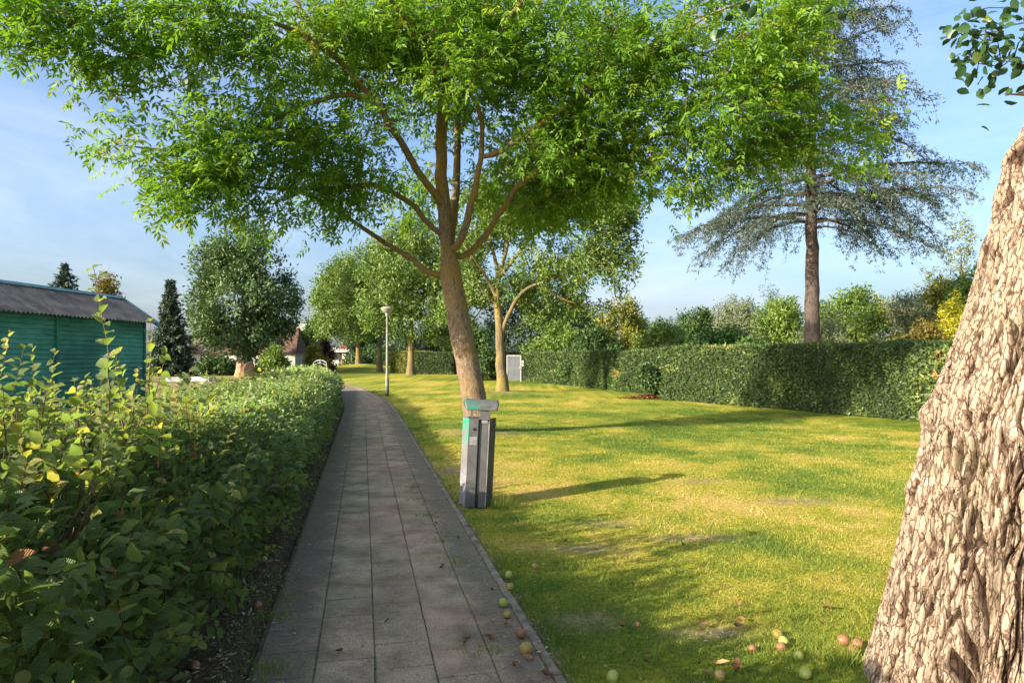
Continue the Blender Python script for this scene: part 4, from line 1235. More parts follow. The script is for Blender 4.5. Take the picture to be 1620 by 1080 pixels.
c4 = mixc(nt, 0.66, c3.outputs['Color'], ramp(nt, [(0.0, (0.22, 0.15, 0.12)), (0.045, (0.6, 0.5, 0.45)), (0.11, (1, 1, 1))], vc.outputs['Distance']).outputs['Color'], 'MULTIPLY')
c5 = mixc(nt, 0.5, c4.outputs['Color'], ramp(nt, [(0.1, (0.72, 0.68, 0.64)), (0.9, (1.18, 1.17, 1.16))], sv.outputs['X']).outputs['Color'], 'MULTIPLY')
b0_ = bump(nt, vk.outputs['Color'], 0.9, 0.010)
b1_ = bump(nt, sv.outputs['X'], 0.6, 0.006, b0_.outputs['Normal'])
bb = bump(nt, n2_.outputs['Fac'], 0.9, 0.008, b1_.outputs['Normal'])
finish(nt, out, c5.outputs['Color'], 0.92, bb.outputs['Normal'], 0.12)
M['furrowed'] = m

proot = thing('pear_tree', 'thick leaning tree trunk with deeply furrowed pale bark at the right edge', 'tree', (2.25, 3.05, 0))
th = np.concatenate([np.linspace(-3.98, -1.50, 430, endpoint=False), np.linspace(-1.50, 2 * pi - 3.98, 60, endpoint=False)])
zz = np.concatenate([np.linspace(-0.12, 2.95, 440), np.linspace(3.0, 5.0, 30)])
THH, ZZ = np.meshgrid(th, zz)
cx = np.interp(ZZ, [-.12, -.04, .108, .66, 1.31, 2.11, 2.69, 3.5, 5.0], [2.22, 2.25, 2.29, 2.42, 2.555, 2.83, 3.03, 3.27, 3.60])
cy = 3.05 + 0.02 * ZZ
Rr = np.interp(ZZ, [0, .4, 1.2, 2.0, 2.8, 3.5, 5], [.53, .50, .475, .455, .45, .45, .40])
Rr = Rr * (1 + 0.02 * np.sin(3 * THH + 1.0) + 0.015 * np.sin(5 * THH + ZZ))
bx_ = np.cos(THH) * 0.6; by_ = np.sin(THH) * 0.6
q = np.stack([bx_.ravel(), by_.ravel(), ZZ.ravel()], 1)
Rr = Rr + 0.014 * fbm(q * 2.2, 71, 3).reshape(Rr.shape)
# buttress groove low on the front
thg = np.interp(ZZ, [0, .2, 1.07, 1.4], [-2.53, -2.50, -2.37, -2.30]); dth = (THH - thg)
Rr = Rr - 0.10 * np.exp(-(dth / 0.085) ** 2) * sstep(1.35, 0.7, ZZ) - 0.05 * sstep(-.02, .22, dth) * sstep(0.8, .3, dth) * sstep(1.3, 0.6, ZZ)
# burls on the left flank
for t0, z0, hgt, w in ((-3.62, 1.30, 0.038, 0.050), (-3.65, 2.40, 0.04, 0.08), (-3.55, 2.15, 0.03, 0.09), (-3.6, 0.93, 0.03, 0.04), (-3.68, 2.60, 0.04, 0.08), (-3.5, 2.58, 0.03, 0.06)):
    Rr = Rr + hgt * np.exp(-(((THH - t0) * 0.55) ** 2 + (ZZ - z0) ** 2) / (2 * w * w) * 1.0)
# plates between furrows: stretched cells on a warped surface
sx = THH * 0.48 + 0.05 * ZZ
w1 = fbm(np.stack([sx.ravel() * 7, ZZ.ravel() * 3, np.zeros(sx.size)], 1), 81, 3).reshape(sx.shape)
w2 = fbm(np.stack([sx.ravel() * 7 + 9, ZZ.ravel() * 3, np.ones(sx.size)], 1), 83, 3).reshape(sx.shape)
def cells2(u, v, seed):
    iu = np.floor(u).astype(np.int64); iv = np.floor(v).astype(np.int64)
    f1 = np.full(u.shape, 9.0); f2 = np.full(u.shape, 9.0); cid = np.zeros(u.shape)
    for a in (-1, 0, 1):
        for b in (-1, 0, 1):
            pu = iu + a + hash3(iu + a, iv + b, iu * 0, seed); pw = iv + b + hash3(iu + a, iv + b, iu * 0 + 1, seed)
            dd = np.sqrt((u - pu) ** 2 + (v - pw) ** 2)
            hid = hash3(iu + a, iv + b, iu * 0 + 2, seed)
            nw = dd < f1
            f2 = np.where(nw, f1, np.minimum(f2, dd)); cid = np.where(nw, hid, cid); f1 = np.where(nw, dd, f1)
    return f1, f2, cid
def vn2(u, v, sd, oct=2):
    return fbm(np.stack([u.ravel(), v.ravel(), np.full(u.size, 0.37)], 1), sd, oct).reshape(u.shape)
wl = vn2(sx * 5, ZZ * 1.6, 231, 3)
u1 = sx / 0.026 + 0.45 * w1 + 1.3 * wl; v1 = ZZ / 0.34
A_ = np.abs(vn2(u1 + 0.35 * v1, v1 + 0.2 * w2, 201, 3)); B_ = np.abs(vn2(u1 * 1.1 - 0.9 * v1 + 3.3, v1 * 1.3 + 0.2 * w1, 207, 2))
wide = 0.06 + 0.07 * sstep(-.3, .5, vn2(sx * 6, ZZ * 2.0, 211))
cA = sstep(wide * 0.35, wide * 1.05, A_); cB = sstep(wide * 0.2, wide * 0.75, B_)
C_ = np.abs(vn2(sx / 0.075 + 1.3 * wl + 0.3 * w1 + 0.5 * ZZ, ZZ / 0.62 + 0.25 * w2, 241, 3)); cC = sstep(0.012, 0.075, C_)
plate = np.minimum(np.minimum(cA, 0.45 + 0.55 * cB), cC)
ridge = np.clip(A_ * 2.2, 0, 1)
tn_ = 2.6 * (0.5 + 0.5 * vn2(sx / 0.035 + w2, ZZ / 0.14 + w1, 221, 3)) + 1.2 * (0.5 + 0.5 * vn2(sx / 0.018, ZZ / 0.05, 225, 2))
terr = (np.floor(tn_) + sstep(0.72, 1.0, tn_ - np.floor(tn_))) / 4.2          # flaking layers
g1, g2, gid = cells2(sx / 0.022 + 1.6 * w2, ZZ / 0.085 + 1.2 * w1, 95)
crackx = sstep(0.0, 0.10, g2 - g1)
fine = fbm(np.stack([sx.ravel() * 55, ZZ.ravel() * 30, np.zeros(sx.size)], 1), 87, 3).reshape(sx.shape)
hgt = cC * 0.012 + plate * 0.021 + plate * ridge * 0.002 + plate * terr * 0.006 + plate * (crackx * 0.002 + gid * 0.002) + fine * 0.0036
Rr = Rr + hgt
plcol = np.clip(plate * (0.42 + 0.16 * ridge) + 0.30 * terr * plate + 0.10 * crackx * plate + 0.10 * (gid - .5) + 0.16 * fine, 0, 1)
TV = np.stack([cx + Rr * np.cos(THH), cy + Rr * np.sin(THH), ZZ], -1)
ids = np.arange(TV.shape[0] * TV.shape[1]).reshape(TV.shape[:2])
nxt = np.roll(ids, -1, 1)
F = np.stack([ids[:-1], nxt[:-1], nxt[1:], ids[1:]], -1).reshape(-1, 4)
link('trunk', new_mesh('pear_trunk', TV.reshape(-1, 3) - np.array([2.25, 3.05, 0]), [F], {'plate': plcol}, smooth=True), M['furrowed'], proot)
# limbs and crown above the frame, with a hanging branch at the top right
porg = np.array([2.25, 3.05, 0])
sk = Skel()
top = np.array([3.43, 3.15, 4.9])
e = sk.chain([np.array([3.29, 3.13, 4.2]), top, np.array([3.8, 3.3, 6.0]), np.array([4.0, 3.4, 7.2])], 0.36, 0.06, step=0.3)
l1 = sk.chain([P(1760, -230, 3.4), P(1690, -60, 3.4), P(1650, 60, 3.35), P(1620, 150, 3.3)], 0.08, 0.01, sk.near(top), step=0.15)
l2 = sk.chain([np.array([3.2, 3.6, 5.4]), np.array([2.4, 3.5, 5.1]), np.array([1.7, 3.4, 4.4]), P(1190, -60, 3.3), P(1150, 0, 3.3)], 0.08, 0.006, sk.near(top), step=0.2)
sk.chain([np.array([4.8, 4.2, 6]), np.array([6.0, 5.0, 6.6])], 0.12, 0.03, sk.near(top))
sk.chain([np.array([4.6, 2.6, 6]), np.array([5.4, 1.6, 6.3])], 0.12, 0.03, sk.near(top))
vis = lobe_points([(P(1588, 30, 3.4), np.array([.25, .30, .17]), 1), (P(1600, 90, 3.4), np.array([.17, .3, .14]), 1.2), (P(1568, 62, 3.4), np.array([.13, .2, .10]), 1.0), (P(1600, 145, 3.35), np.array([.07, .1, .05]), .8)], 42, 0.2, 0.4, 3)
crown = lobe_points([(np.array([4.2, 3.8, 6.4]), np.array([2.0, 2.0, 1.5]), 1), (np.array([5.8, 4.8, 6.2]), np.array([1.4, 1.4, 1.2]), 1), (np.array([5.4, 2.0, 6.2]), np.array([1.4, 1.2, 1.2]), 1), (np.array([2.9, 3.7, 5.9]), np.array([1.0, 1.0, .7]), 1)], 500, 0.7, 0.2, 5)
sk.grow(np.concatenate([vis, crown]), 0.2, 0.0, 0.0028)
V, F = sk.tubes(0.0, 0.05)
link('branches', new_mesh('pear_branches', V - porg, [F], smooth=True), M['dark_bark'], proot)
arr = simple_leaves(crown, nz(crown - np.array([4.3, 3.7, 5.5])), 11, 0.075, 0.05, 0.14, 0.4, 0.2, shape='hex')
tag(link('crown', new_mesh('pear_crown', arr[0] - porg, [arr[1]], arr[2]), M['pear_leaf'], proot), kind='stuff')
pm = []
for k in range(5):
    V, F, at = leaf_arrays(np.zeros((1, 3)), np.array([[1.0, 0, 0]]), np.array([[0, 0, 1.0]]), 1.0, 0.72, np.array([[.15, .3, .45, .6, .95][k]]), 'oval', 0.12 + 0.04 * k)
    me = new_mesh('pear_leaf', V, [F], at); me.materials.append(M['pear_leaf']); pm.append(me)
np_ = 0
for c in np.concatenate([vis, np.array([P(1150, 30, 3.3), P(1162, 12, 3.3), P(1132, 18, 3.3), P(1330, 8, 3.4), P(1345, 2, 3.4)])]):
    for q in range(5):
        put_leaf(pm[random.choice((0, 1, 1, 2, 2, 3, 3, 4) if random.random() < .35 else (0, 1, 2))], c - porg + rng.normal(size=3) * [0.05, 0.05, 0.045], rng.normal(size=3) * [1, 1, .6] + [0, 0, -.55], rng.normal(size=3) * .6 + [0, 0, .8], random.uniform(0.045, 0.07), proot); np_ += 1

# ------------------------------------------------------------------ green shed behind the hedge
m, nt, out = newmat('weathered_green_paint')
v = objvec(nt)
mps = nd(nt, 'ShaderNodeMapping'); mps.inputs['Scale'].default_value = (1.2, 8, 9); nt.links.new(v, mps.inputs['Vector'])
n1 = noise(nt, 1.6, 6, .7, mps.outputs['Vector']); n2_ = noise(nt, 0.7, 4, .6, v); n4 = noise(nt, 6, 6, .75, mps.outputs['Vector'])
g_ = ramp(nt, [(0.3, (0.062, 0.260, 0.190)), (0.5, (0.100, 0.370, 0.275)), (0.72, (0.165, 0.425, 0.330))], n1.outputs['Fac'])
d_ = ramp(nt, [(0.40, (0.55, 0.58, 0.55)), (0.6, (1.05, 1.05, 1.05))], n2_.outputs['Fac'])
c1 = mixc(nt, 1.0, g_.outputs['Color'], d_.outputs['Color'], 'MULTIPLY')
pk = ramp(nt, [(0.64, (0, 0, 0)), (0.70, (.8, .8, .8))], n4.outputs['Fac'])
c2 = mixc(nt, pk.outputs['Color'], c1.outputs['Color'], (0.045, 0.075, 0.06))
finish(nt, out, c2.outputs['Color'], 0.7, bump(nt, n4.outputs['Fac'], .4, .006).outputs['Normal'], .3)
M['shed_green'] = m
M['shed_dark'] = m_plain('shed_frame_green', (0.045, 0.22, 0.16), 0.6, 0.3, 4)
M['asbestos'] = m_plain('corrugated_sheet', (0.255, 0.205, 0.175), 0.9, 0.5, 3, 0.5)
M['fascia'] = m_plain('pale_teal_paint', (0.16, 0.33, 0.34), 0.6, 0.25, 5)
sA = np.array([-9.1, 11.7]); sB = np.array([-8.75, 16.0])
dirv = (sB - sA) / np.linalg.norm(sB - sA)
ang = math.atan2(dirv[1], dirv[0])          # local x runs along the wall, away from the camera; local +y is left
Ls_ = np.linalg.norm(sB - sA) + 6.0
o0 = sB - dirv * Ls_
shed = thing('garden_shed', 'dark green boarded shed with corrugated roof behind the hornbeam hedge', 'shed', (o0[0], o0[1], 0), ang)
EH = 2.46; RUN = 0.78; RISE = 0.56; DEP = 1.56
MB().box(0, Ls_ - .25, 0.05, DEP - .05, 0, EH - .02).add([(0.0, 0.05, EH - .02), (0, DEP - .05, EH - .02), (0, RUN, EH + RISE - .1), (Ls_ - .25, 0.05, EH - .02), (Ls_ - .25, DEP - .05, EH - .02), (Ls_ - .25, RUN, EH + RISE - .1)],
     [(0, 1, 2), (3, 5, 4), (0, 2, 5, 3), (1, 4, 5, 2)]).build('wall_core', M['shed_dark'], shed)
bh = 0.095; nb = int(EH / bh)
bays = [(0.0, 3.6), (3.64, 7.3), (7.34, Ls_ - .25)]
for k in range(nb):
    z0 = 0.03 + k * bh
    for x0, x1 in bays:
        mb = MB().add([(x0, 0.048, z0), (x1, 0.048, z0), (x1, 0.020, z0), (x0, 0.020, z0), (x0, 0.048, z0 + bh - .004), (x1, 0.048, z0 + bh - .004), (x1, 0.036, z0 + bh - .004), (x0, 0.036, z0 + bh - .004)],
                      [(0, 1, 2, 3), (4, 7, 6, 5), (3, 2, 6, 7), (0, 3, 7, 4), (1, 5, 6, 2), (0, 4, 5, 1)])
        mb.build('board', M['shed_green'], shed)
for x in (3.60, 7.30, Ls_ - .29, 0.0):
    MB().box(x, x + 0.06, -0.012, 0.045, 0, EH - .03).build('cover_strip', M['shed_dark'], shed)
# corrugated roof sheets
def corr(y0, z0, y1, z1, xa, xb):
    n = int((xb - xa) / 0.0125); vs = []; fs = []
    for i in range(n + 1):
        x = xa + (xb - xa) * i / n; w = 0.018 * sin(x * 2 * pi / 0.105)
        vs += [(x, y0, z0 + w), (x, y1, z1 + w)]
        if i: fs.append((2 * i - 2, 2 * i - 1, 2 * i + 1, 2 * i))
    return MB().add(vs, fs)
x = -0.1; k = 0
while x < Ls_:
    xb = min(x + 0.95, Ls_)
    corr(-0.16, EH - .06 + .004 * (k % 2), RUN, EH + RISE + .004 * (k % 2), x, xb).build('roof_sheet', M['asbestos'], shed, True)
    corr(DEP + .16, EH - .06 + .004 * (k % 2), RUN, EH + RISE + .004 * (k % 2), x, xb).build('roof_sheet', M['asbestos'], shed, True)
    x = xb; k += 1
MB().add([(-.1, RUN - .09, EH + RISE - .02), (-.1, RUN, EH + RISE + .05), (-.1, RUN + .09, EH + RISE - .02), (Ls_, RUN - .09, EH + RISE - .02), (Ls_, RUN, EH + RISE + .05), (Ls_, RUN + .09, EH + RISE - .02)], [(0, 3, 4, 1), (1, 4, 5, 2)]).build('ridge_cap', M['fascia'], shed)
for sg in (0, 1):
    ya, yb = (-0.20, RUN) if not sg else (DEP + .20, RUN)
    MB().add([(Ls_ - .02, ya, EH - .17), (Ls_ + .02, ya, EH - .17), (Ls_ - .02, ya, EH - .04), (Ls_ + .02, ya, EH - .04),
              (Ls_ - .02, yb, EH + RISE - .09), (Ls_ + .02, yb, EH + RISE - .09), (Ls_ - .02, yb, EH + RISE + .055), (Ls_ + .02, yb, EH + RISE + .055)],
             [(0, 1, 3, 2), (4, 6, 7, 5), (0, 4, 5, 1), (2, 3, 7, 6), (0, 2, 6, 4), (1, 5, 7, 3)]).build('barge_board', M['fascia'], shed)

# ------------------------------------------------------------------ litter bin
m, nt, out = newmat('bin_grey_paint')
v = objvec(nt)
n1 = noise(nt, 6, 6, .65, v); n2_ = noise(nt, 40, 4, .7, v)
r1 = ramp(nt, [(0.3, (0.075, 0.073, 0.072)), (0.7, (0.135, 0.130, 0.126))], n1.outputs['Fac'])
wz = nd(nt, 'ShaderNodeSeparateXYZ'); nt.links.new(v, wz.inputs[0])
sc_ = ramp(nt, [(0.66, (0, 0, 0)), (0.72, (.8, .8, .8))], n2_.outputs['Fac'])
c1 = mixc(nt, sc_.outputs['Color'], r1.outputs['Color'], (0.26, 0.25, 0.23))
finish(nt, out, c1.outputs['Color'], 0.5, bump(nt, n2_.outputs['Fac'], .15, .004).outputs['Normal'], 0.4)
M['bin'] = m
M['bin_dark'] = m_plain('bin_dark_recess', (0.020, 0.026, 0.028), 0.6, .3, 8)
M['bin_side'] = m_plain('bin_side_panel', (0.045, 0.043, 0.042), 0.55, .4, 10)
M['bin_edge'] = m_plain('bare_metal', (0.42, 0.41, 0.39), 0.45, .3, 20, metal=0.6)
m, nt, out = newmat('bin_graffiti_panel')
v = objvec(nt)
n1 = noise(nt, 5, 5, .65, v); wv = noise(nt, 11, 2, .5, v, 2.5)
sz = nd(nt, 'ShaderNodeSeparateXYZ'); nt.links.new(v, sz.inputs[0])
lowm = nd(nt, 'ShaderNodeMapRange'); nt.links.new(sz.outputs['Z'], lowm.inputs[0])
lowm.inputs[1].default_value = 0.42; lowm.inputs[2].default_value = 0.30
hi = nd(nt, 'ShaderNodeMapRange'); nt.links.new(sz.outputs['Z'], hi.inputs[0])
hi.inputs[1].default_value = 0.66; hi.inputs[2].default_value = 0.74
bs = ramp(nt, [(0.3, (0.11, 0.11, 0.11)), (0.7, (0.19, 0.19, 0.185))], n1.outputs['Fac'])
w1 = mixc(nt, lowm.outputs[0], bs.outputs['Color'], (0.24, 0.235, 0.25))
lin = ramp(nt, [(0.46, (0, 0, 0)), (0.485, (1, 1, 1)), (0.515, (1, 1, 1)), (0.54, (0, 0, 0))], wv.outputs['Fac'])
lm_ = nd(nt, 'ShaderNodeMath', operation='MULTIPLY'); nt.links.new(lin.outputs['Color'], lm_.inputs[0]); nt.links.new(lowm.outputs[0], lm_.inputs[1])
w2 = mixc(nt, lm_.outputs[0], w1.outputs['Color'], (0.02, 0.02, 0.025))
gn = ramp(nt, [(0.47, (0, 0, 0)), (0.52, (1, 1, 1))], n1.outputs['Fac'])
gm = nd(nt, 'ShaderNodeMath', operation='MULTIPLY'); nt.links.new(gn.outputs['Color'], gm.inputs[0]); nt.links.new(hi.outputs[0], gm.inputs[1])
w3 = mixc(nt, gm.outputs[0], w2.outputs['Color'], (0.03, 0.24, 0.145))
finish(nt, out, w3.outputs['Color'], 0.55, None, 0.4)
M['bin_graf'] = m
m, nt, out = newmat('bin_hood_paint')
v = objvec(nt); n1 = noise(nt, 6, 4, .6, v, 1.2)
bs = ramp(nt, [(0.3, (0.085, 0.083, 0.08)), (0.7, (0.13, 0.125, 0.12))], noise(nt, 18, 4, .6, v).outputs['Fac'])
gn = ramp(nt, [(0.52, (0, 0, 0)), (0.58, (1, 1, 1))], n1.outputs['Fac'])
c1 = mixc(nt, gn.outputs['Color'], bs.outputs['Color'], (0.04, 0.17, 0.115))
finish(nt, out, c1.outputs['Color'], 0.5, None, 0.4)
M['bin_hood'] = m
bb_ = P(752, 803, 7.05)
binr = thing('litter_bin', 'grey metal litter bin with curved hood leaning beside the path', 'litter bin', (bb_[0], 7.05, 0.0), radians(6))
binr.rotation_euler = (radians(-1.0), radians(2.9), radians(7))
BH = 0.93
hexp = [(-0.115, -0.16), (0.098, -0.16), (0.172, 0.0), (0.10, 0.16), (-0.105, 0.16), (-0.172, 0.0)]
ins = [(x * .90, y * .90) for x, y in hexp]
# shell with an open top
mb = MB()
n = 6
vs = [(x, y, 0) for x, y in hexp] + [(x, y, BH) for x, y in hexp] + [(x, y, BH) for x, y in ins] + [(x, y, 0.25) for x, y in ins]
fs = []
for i in range(n):
    j = (i + 1) % n
    if i not in (0, 1, 5): fs.append((i, j, n + j, n + i))
    fs += [(n + i, n + j, 2 * n + j, 2 * n + i), (2 * n + i, 2 * n + j, 3 * n + j, 3 * n + i)]
fs.append(tuple(range(3 * n, 4 * n)))
fs.append((0, 1, n + 1, n))
mb.add(vs, fs).build('body', M['bin_dark'], binr)
def quadpanel(name, p, q, z0, z1, t, mat, push=0.002):
    d = np.array(q) - np.array(p); nn = np.array([d[1], -d[0]]); nn = nn / np.linalg.norm(nn)
    a = np.array(p) + nn * push; b = np.array(q) + nn * push; a2 = a + nn * t; b2 = b + nn * t
    return MB().prism([tuple(a), tuple(a2), tuple(b2), tuple(b)][::-1], z0, z1).build(name, mat, binr)
quadpanel('side_panel', hexp[5], hexp[0], 0.015, BH + .004, 0.004, M['bin_graf'])
quadpanel('side_panel', hexp[1], hexp[2], 0.015, BH + .004, 0.004, M['bin_side'])
fpan = quadpanel('front_panel', (-0.115, -0.16), (-0.022, -0.16), 0.012, BH - .006, 0.012, M['bin'])
quadpanel('slot_strip', (-0.018, -0.16), (0.014, -0.16), 0.02, BH - .05, 0.003, M['bin_dark'])
door = quadpanel('door', (0.016, -0.16), (0.080, -0.16), 0.012, BH - .045, 0.010, M['bin'])
quadpanel('edge_strip', (0.084, -0.16), (0.096, -0.16), 0.012, BH - .02, 0.012, M['bin_edge'])
quadpanel('latch_plate', (0.012, -0.16), (0.074, -0.16), BH - .041, BH - .010, 0.013, M['bin_edge'])
lk = MB(); lk.lathe([(0.0, 0.012), (0.011, 0.012), (0.014, 0.006), (0.014, 0.0)], 14)
lo = lk.build('lock', M['bin_dark'], binr, True, (-0.067, -0.174, BH - .105)); lo.rotation_euler = (radians(90), 0, 0)
MB().box(-0.108, -0.030, -0.1765, -0.1745, BH - .27, BH - .185).build('label_patch', M['bin_edge'], binr)
quadpanel('rim', (-0.118, -0.162), (0.098, -0.162), BH - .004, BH + .010, 0.008, M['bin'])
quadpanel('rim', (-0.176, 0.0), (-0.118, -0.162), BH + .005, BH + .012, 0.008, M['bin'])
quadpanel('rim', (0.098, -0.162), (0.176, 0.0), BH + .005, BH + .012, 0.008, M['bin'])
MB().box(-0.012, 0.088, -0.158, -0.150, BH - .05, BH + .135).build('bracket', M['bin'], binr)
MB().box(-0.088, -0.066, 0.135, 0.143, BH - .05, BH + .15).build('bracket', M['bin'], binr)
# curved hood with rounded corners
vs = []; fs = []; nu, nv = 17, 13
for i in range(nu):
    for j in range(nv):
        u = -1 + 2 * i / (nu - 1); w = -1 + 2 * j / (nv - 1)
        sh = 1 - 0.10 * max(0, abs(w) - 0.6) ** 2 / 0.16 * 1.2
        uu = u * 0.182 * sh
        a_ = w * radians(62)
        vs.append((uu + 0.008, 0.20 * sin(a_) * 0.98, BH + 0.095 + 0.20 * (cos(a_) - cos(radians(62)))))
for i in range(nu - 1):
    for j in range(nv - 1): fs.append((i * nv + j, (i + 1) * nv + j, (i + 1) * nv + j + 1, i * nv + j + 1))
hood = MB().add(vs, fs).build('hood', M['bin_hood'], binr, True)
so_ = hood.modifiers.new('thick', 'SOLIDIFY'); so_.thickness = 0.006; so_.offset = -1

# ------------------------------------------------------------------ lamp post
M['galv'] = m_plain('galvanised_pole', (0.20, 0.19, 0.15), 0.6, 0.35, 6, 0.2, metal=0.2)
M['lamp_cap'] = m_plain('lamp_cap', (0.30, 0.29, 0.26), 0.5, 0.2, 8, metal=0.2)
M['lamp_glass'] = m_plain('opal_lamp_bowl', (0.36, 0.33, 0.245), 0.35, 0.15, 6, 0.0, spec=0.5)
lb = P(612.5, 627, 26.5)
lamp = thing('street_lamp', 'slim grey lamp post with saucer head beside the bend of the path', 'lamp post', (lb[0], 26.5, 0.0))
MB().lathe([(0.0, -.1), (0.078, -.1), (0.078, 0.72), (0.060, 0.78), (0.052, 1.2), (0.040, 3.28), (0.0, 3.28)], 16).build('pole', M['galv'], lamp, True)
MB().lathe([(0.081, 0.46), (0.083, 0.47), (0.083, 0.50), (0.081, 0.51)], 16).build('band', M['lamp_cap'], lamp, True)
MB().lathe([(0.052, 3.22), (0.060, 3.26), (0.075, 3.34), (0.05, 3.36)], 20).build('neck', M['lamp_cap'], lamp, True)
MB().lathe([(0.055, 3.34), (0.12, 3.37), (0.20, 3.44), (0.252, 3.515), (0.262, 3.53)], 28).build('bowl', M['lamp_glass'], lamp, True)
MB().lathe([(0.266, 3.525), (0.270, 3.54), (0.25, 3.565), (0.16, 3.605), (0.06, 3.625), (0.0, 3.63)], 28).build('cap', M['lamp_cap'], lamp, True)

# ------------------------------------------------------------------ gate, back shed, plates
M['gate_grey'] = m_plain('grey_steel_sheet', (0.155, 0.165, 0.185), 0.5, 0.2, 3)
M['white'] = m_plain('white_paint', (0.52, 0.50, 0.46), 0.6, 0.12, 4)
M['felt'] = m_plain('roof_felt', (0.10, 0.10, 0.105), 0.9, 0.3, 3)
M['dark_wood'] = m_plain('dark_stained_wood', (0.045, 0.038, 0.032), 0.8, 0.3, 4)
gd = 43.0; g0 = P(801.5, 603.5, gd); g1 = P(824.5, 603.5, gd); gw = g1[0] - g0[0]
gate = thing('garden_gate', 'grey ribbed metal gate in a pale frame beside the far hedge', 'gate', (g0[0], gd, 0.0))
for k in range(9):
    w = (gw - .12) / 9; MB().box(.06 + k * w + .004, .06 + (k + 1) * w - .004, -.012, .012, .06, 1.64).build('slat', M['gate_grey'], gate)
MB().box(.05, gw - .05, .014, .03, .05, 1.65).build('backing', M['gate_grey'], gate)
MB().box(0, .05, -.04, .04, 0, 1.72).build('post', M['white'], gate); MB().box(gw - .05, gw, -.04, .04, 0, 1.72).build('post', M['white'], gate)
MB().box(.05, gw - .05, -.035, .035, 1.665, 1.72).build('top_rail', M['white'], gate)
MB().box(gw - .13, gw - .09, -.05, -.012, .85, .95).build('handle', M['white'], gate)
s0 = P(772, 600, 47); s1 = P(851, 600, 47)
bs_ = thing('flat_roofed_shed', 'low dark shed with flat felt roof behind the grey gate', 'shed', (s0[0], 47, 0))
wdt = s1[0] - s0[0]
MB().box(0.1, wdt - .1, 0.1, 2.4, 0, 1.92).build('wall', M['dark_wood'], bs_)
MB().box(0, wdt, 0, 2.5, 1.94, 2.16).build('roof', M['felt'], bs_)
sg_ = P(826.5, 574, 42.6)
sgn = thing('number_plate', 'small white plates fixed to the hedge end beside the gate', 'sign', (sg_[0], 42.55, 1.0))
MB().box(-.06, .06, -.62, -.60, .22, .38).build('plate', M['white'], sgn); MB().box(-.06, .06, -.62, -.60, .02, .16).build('plate', M['white'], sgn)
MB().box(-.012, .012, -.598, -.57, -1.0, .40).build('stake', M['dark_wood'], sgn)

# ------------------------------------------------------------------ far houses and street things
M['brick_roof'] = m_plain('red_brown_tiles', (0.145, 0.085, 0.065), 0.85, 0.3, 2)
M['render'] = m_plain('white_render', (0.50, 0.48, 0.44), 0.8, 0.1, 1.5)
M['glass'] = m_plain('dark_window', (0.03, 0.035, 0.04), 0.15, 0.2, 2, 0.0, spec=0.6)
M['brick'] = m_plain('brown_brick', (0.24, 0.13, 0.09), 0.9, 0.3, 3)
M['orange'] = m_plain('orange_panel', (0.60, 0.30, 0.10), 0.6, 0.2, 2)
M['red'] = m_plain('red_paint', (0.55, 0.04, 0.035), 0.5, 0.15, 3)
hd = 66.0; hx0 = P(292, 590, hd)[0]; hx1 = P(470, 590, hd)[0]; hw_ = hx1 - hx0
hs = thing('house', 'low white house with red brown tiled roof behind the round tree', 'house', (hx0, hd, 0))
MB().box(0.2, hw_ - .2, 0, 7, 0, 2.2).build('wall', M['render'], hs)
rf = MB()
rows = 16
e0 = (-0.4, 2.02); e1 = (3.5, 4.55)
for k in range(rows):
    f0 = k / rows; f1_ = (k + 1) / rows
    ya = e0[0] + (e1[0] - e0[0]) * f0; za = e0[1] + (e1[1] - e0[1]) * f0; yb = e0[0] + (e1[0] - e0[0]) * (f1_ + .01); zb = e0[1] + (e1[1] - e0[1]) * (f1_ + .01)
    xr0 = hw_ - 0.9 * f0; xr1 = hw_ - 0.9 * f1_
    rf.add([(0, ya, za + .05), (xr0, ya, za + .05), (xr1, yb, zb + .01), (0, yb, zb + .01), (0, ya, za - .02), (xr0, ya, za - .02)], [(0, 1, 2, 3), (4, 5, 1, 0)])
rf.add([(0, 3.5, 4.56), (hw_ - .9, 3.5, 4.56), (hw_, 7.4, 2.0), (0, 7.4, 2.0)], [(0, 1, 2, 3)])
rf.add([(hw_ - .9, 3.5, 4.55), (hw_, -.4, 2.02), (hw_, 7.4, 2.02)], [(0, 1, 2)])
rf.build('roof', M['brick_roof'], hs)
for a, b in ((1.6, 2.9), (5.2, 6.1), (8.0, 9.4)):
    w = MB().box(a, b, -.03, .02, .9 if a != 5.2 else .05, 1.85).build('window' if a != 5.2 else 'door', M['glass'], hs)
    MB().box(a - .06, b + .06, -.045, -.032, 1.86, 1.95).build('frame', M['white'], w)
ad_ = 150.0; ax0 = P(462, 560, ad_)[0]; ax1 = P(500, 560, ad_)[0]
ap = thing('apartment_block', 'distant white flat roofed building between the round tree and lawn trees', 'building', (ax0, ad_, 0))
AW = ax1 - ax0; AH = CAM_H + (HOR - 511) / FPX * ad_
MB().box(0, AW, 0, 8, 0, AH).build('wall', M['render'], ap)
MB().box(-.15, AW + .15, -.15, 8.1, AH + .01, AH + .3).build('roof', M['white'], ap)
for k in range(3):
    for q in range(3):
        MB().box(.5 + k * 1.75, 1.7 + k * 1.75, -.04, .02, 1.0 + q * 2.6, 2.4 + q * 2.6).build('window', M['glass'], ap)
for k in range(4): MB().box(.6 + k * 1.3, .75 + k * 1.3, 3, 3.15, AH + .31, AH + 1.0 + .3 * (k % 2)).build('chimney_pipe', M['felt'], ap)
kd = 98.0; k0 = P(521, 580, kd); k1 = P(556, 580, kd); KW = k1[0] - k0[0]
kio = thing('kiosk', 'small white building with red sign and orange panel at the far path end', 'building', (k0[0], kd, 0))
MB().box(0, KW, 0, 4, 0, 2.3).build('wall', M['dark_wood'], kio)
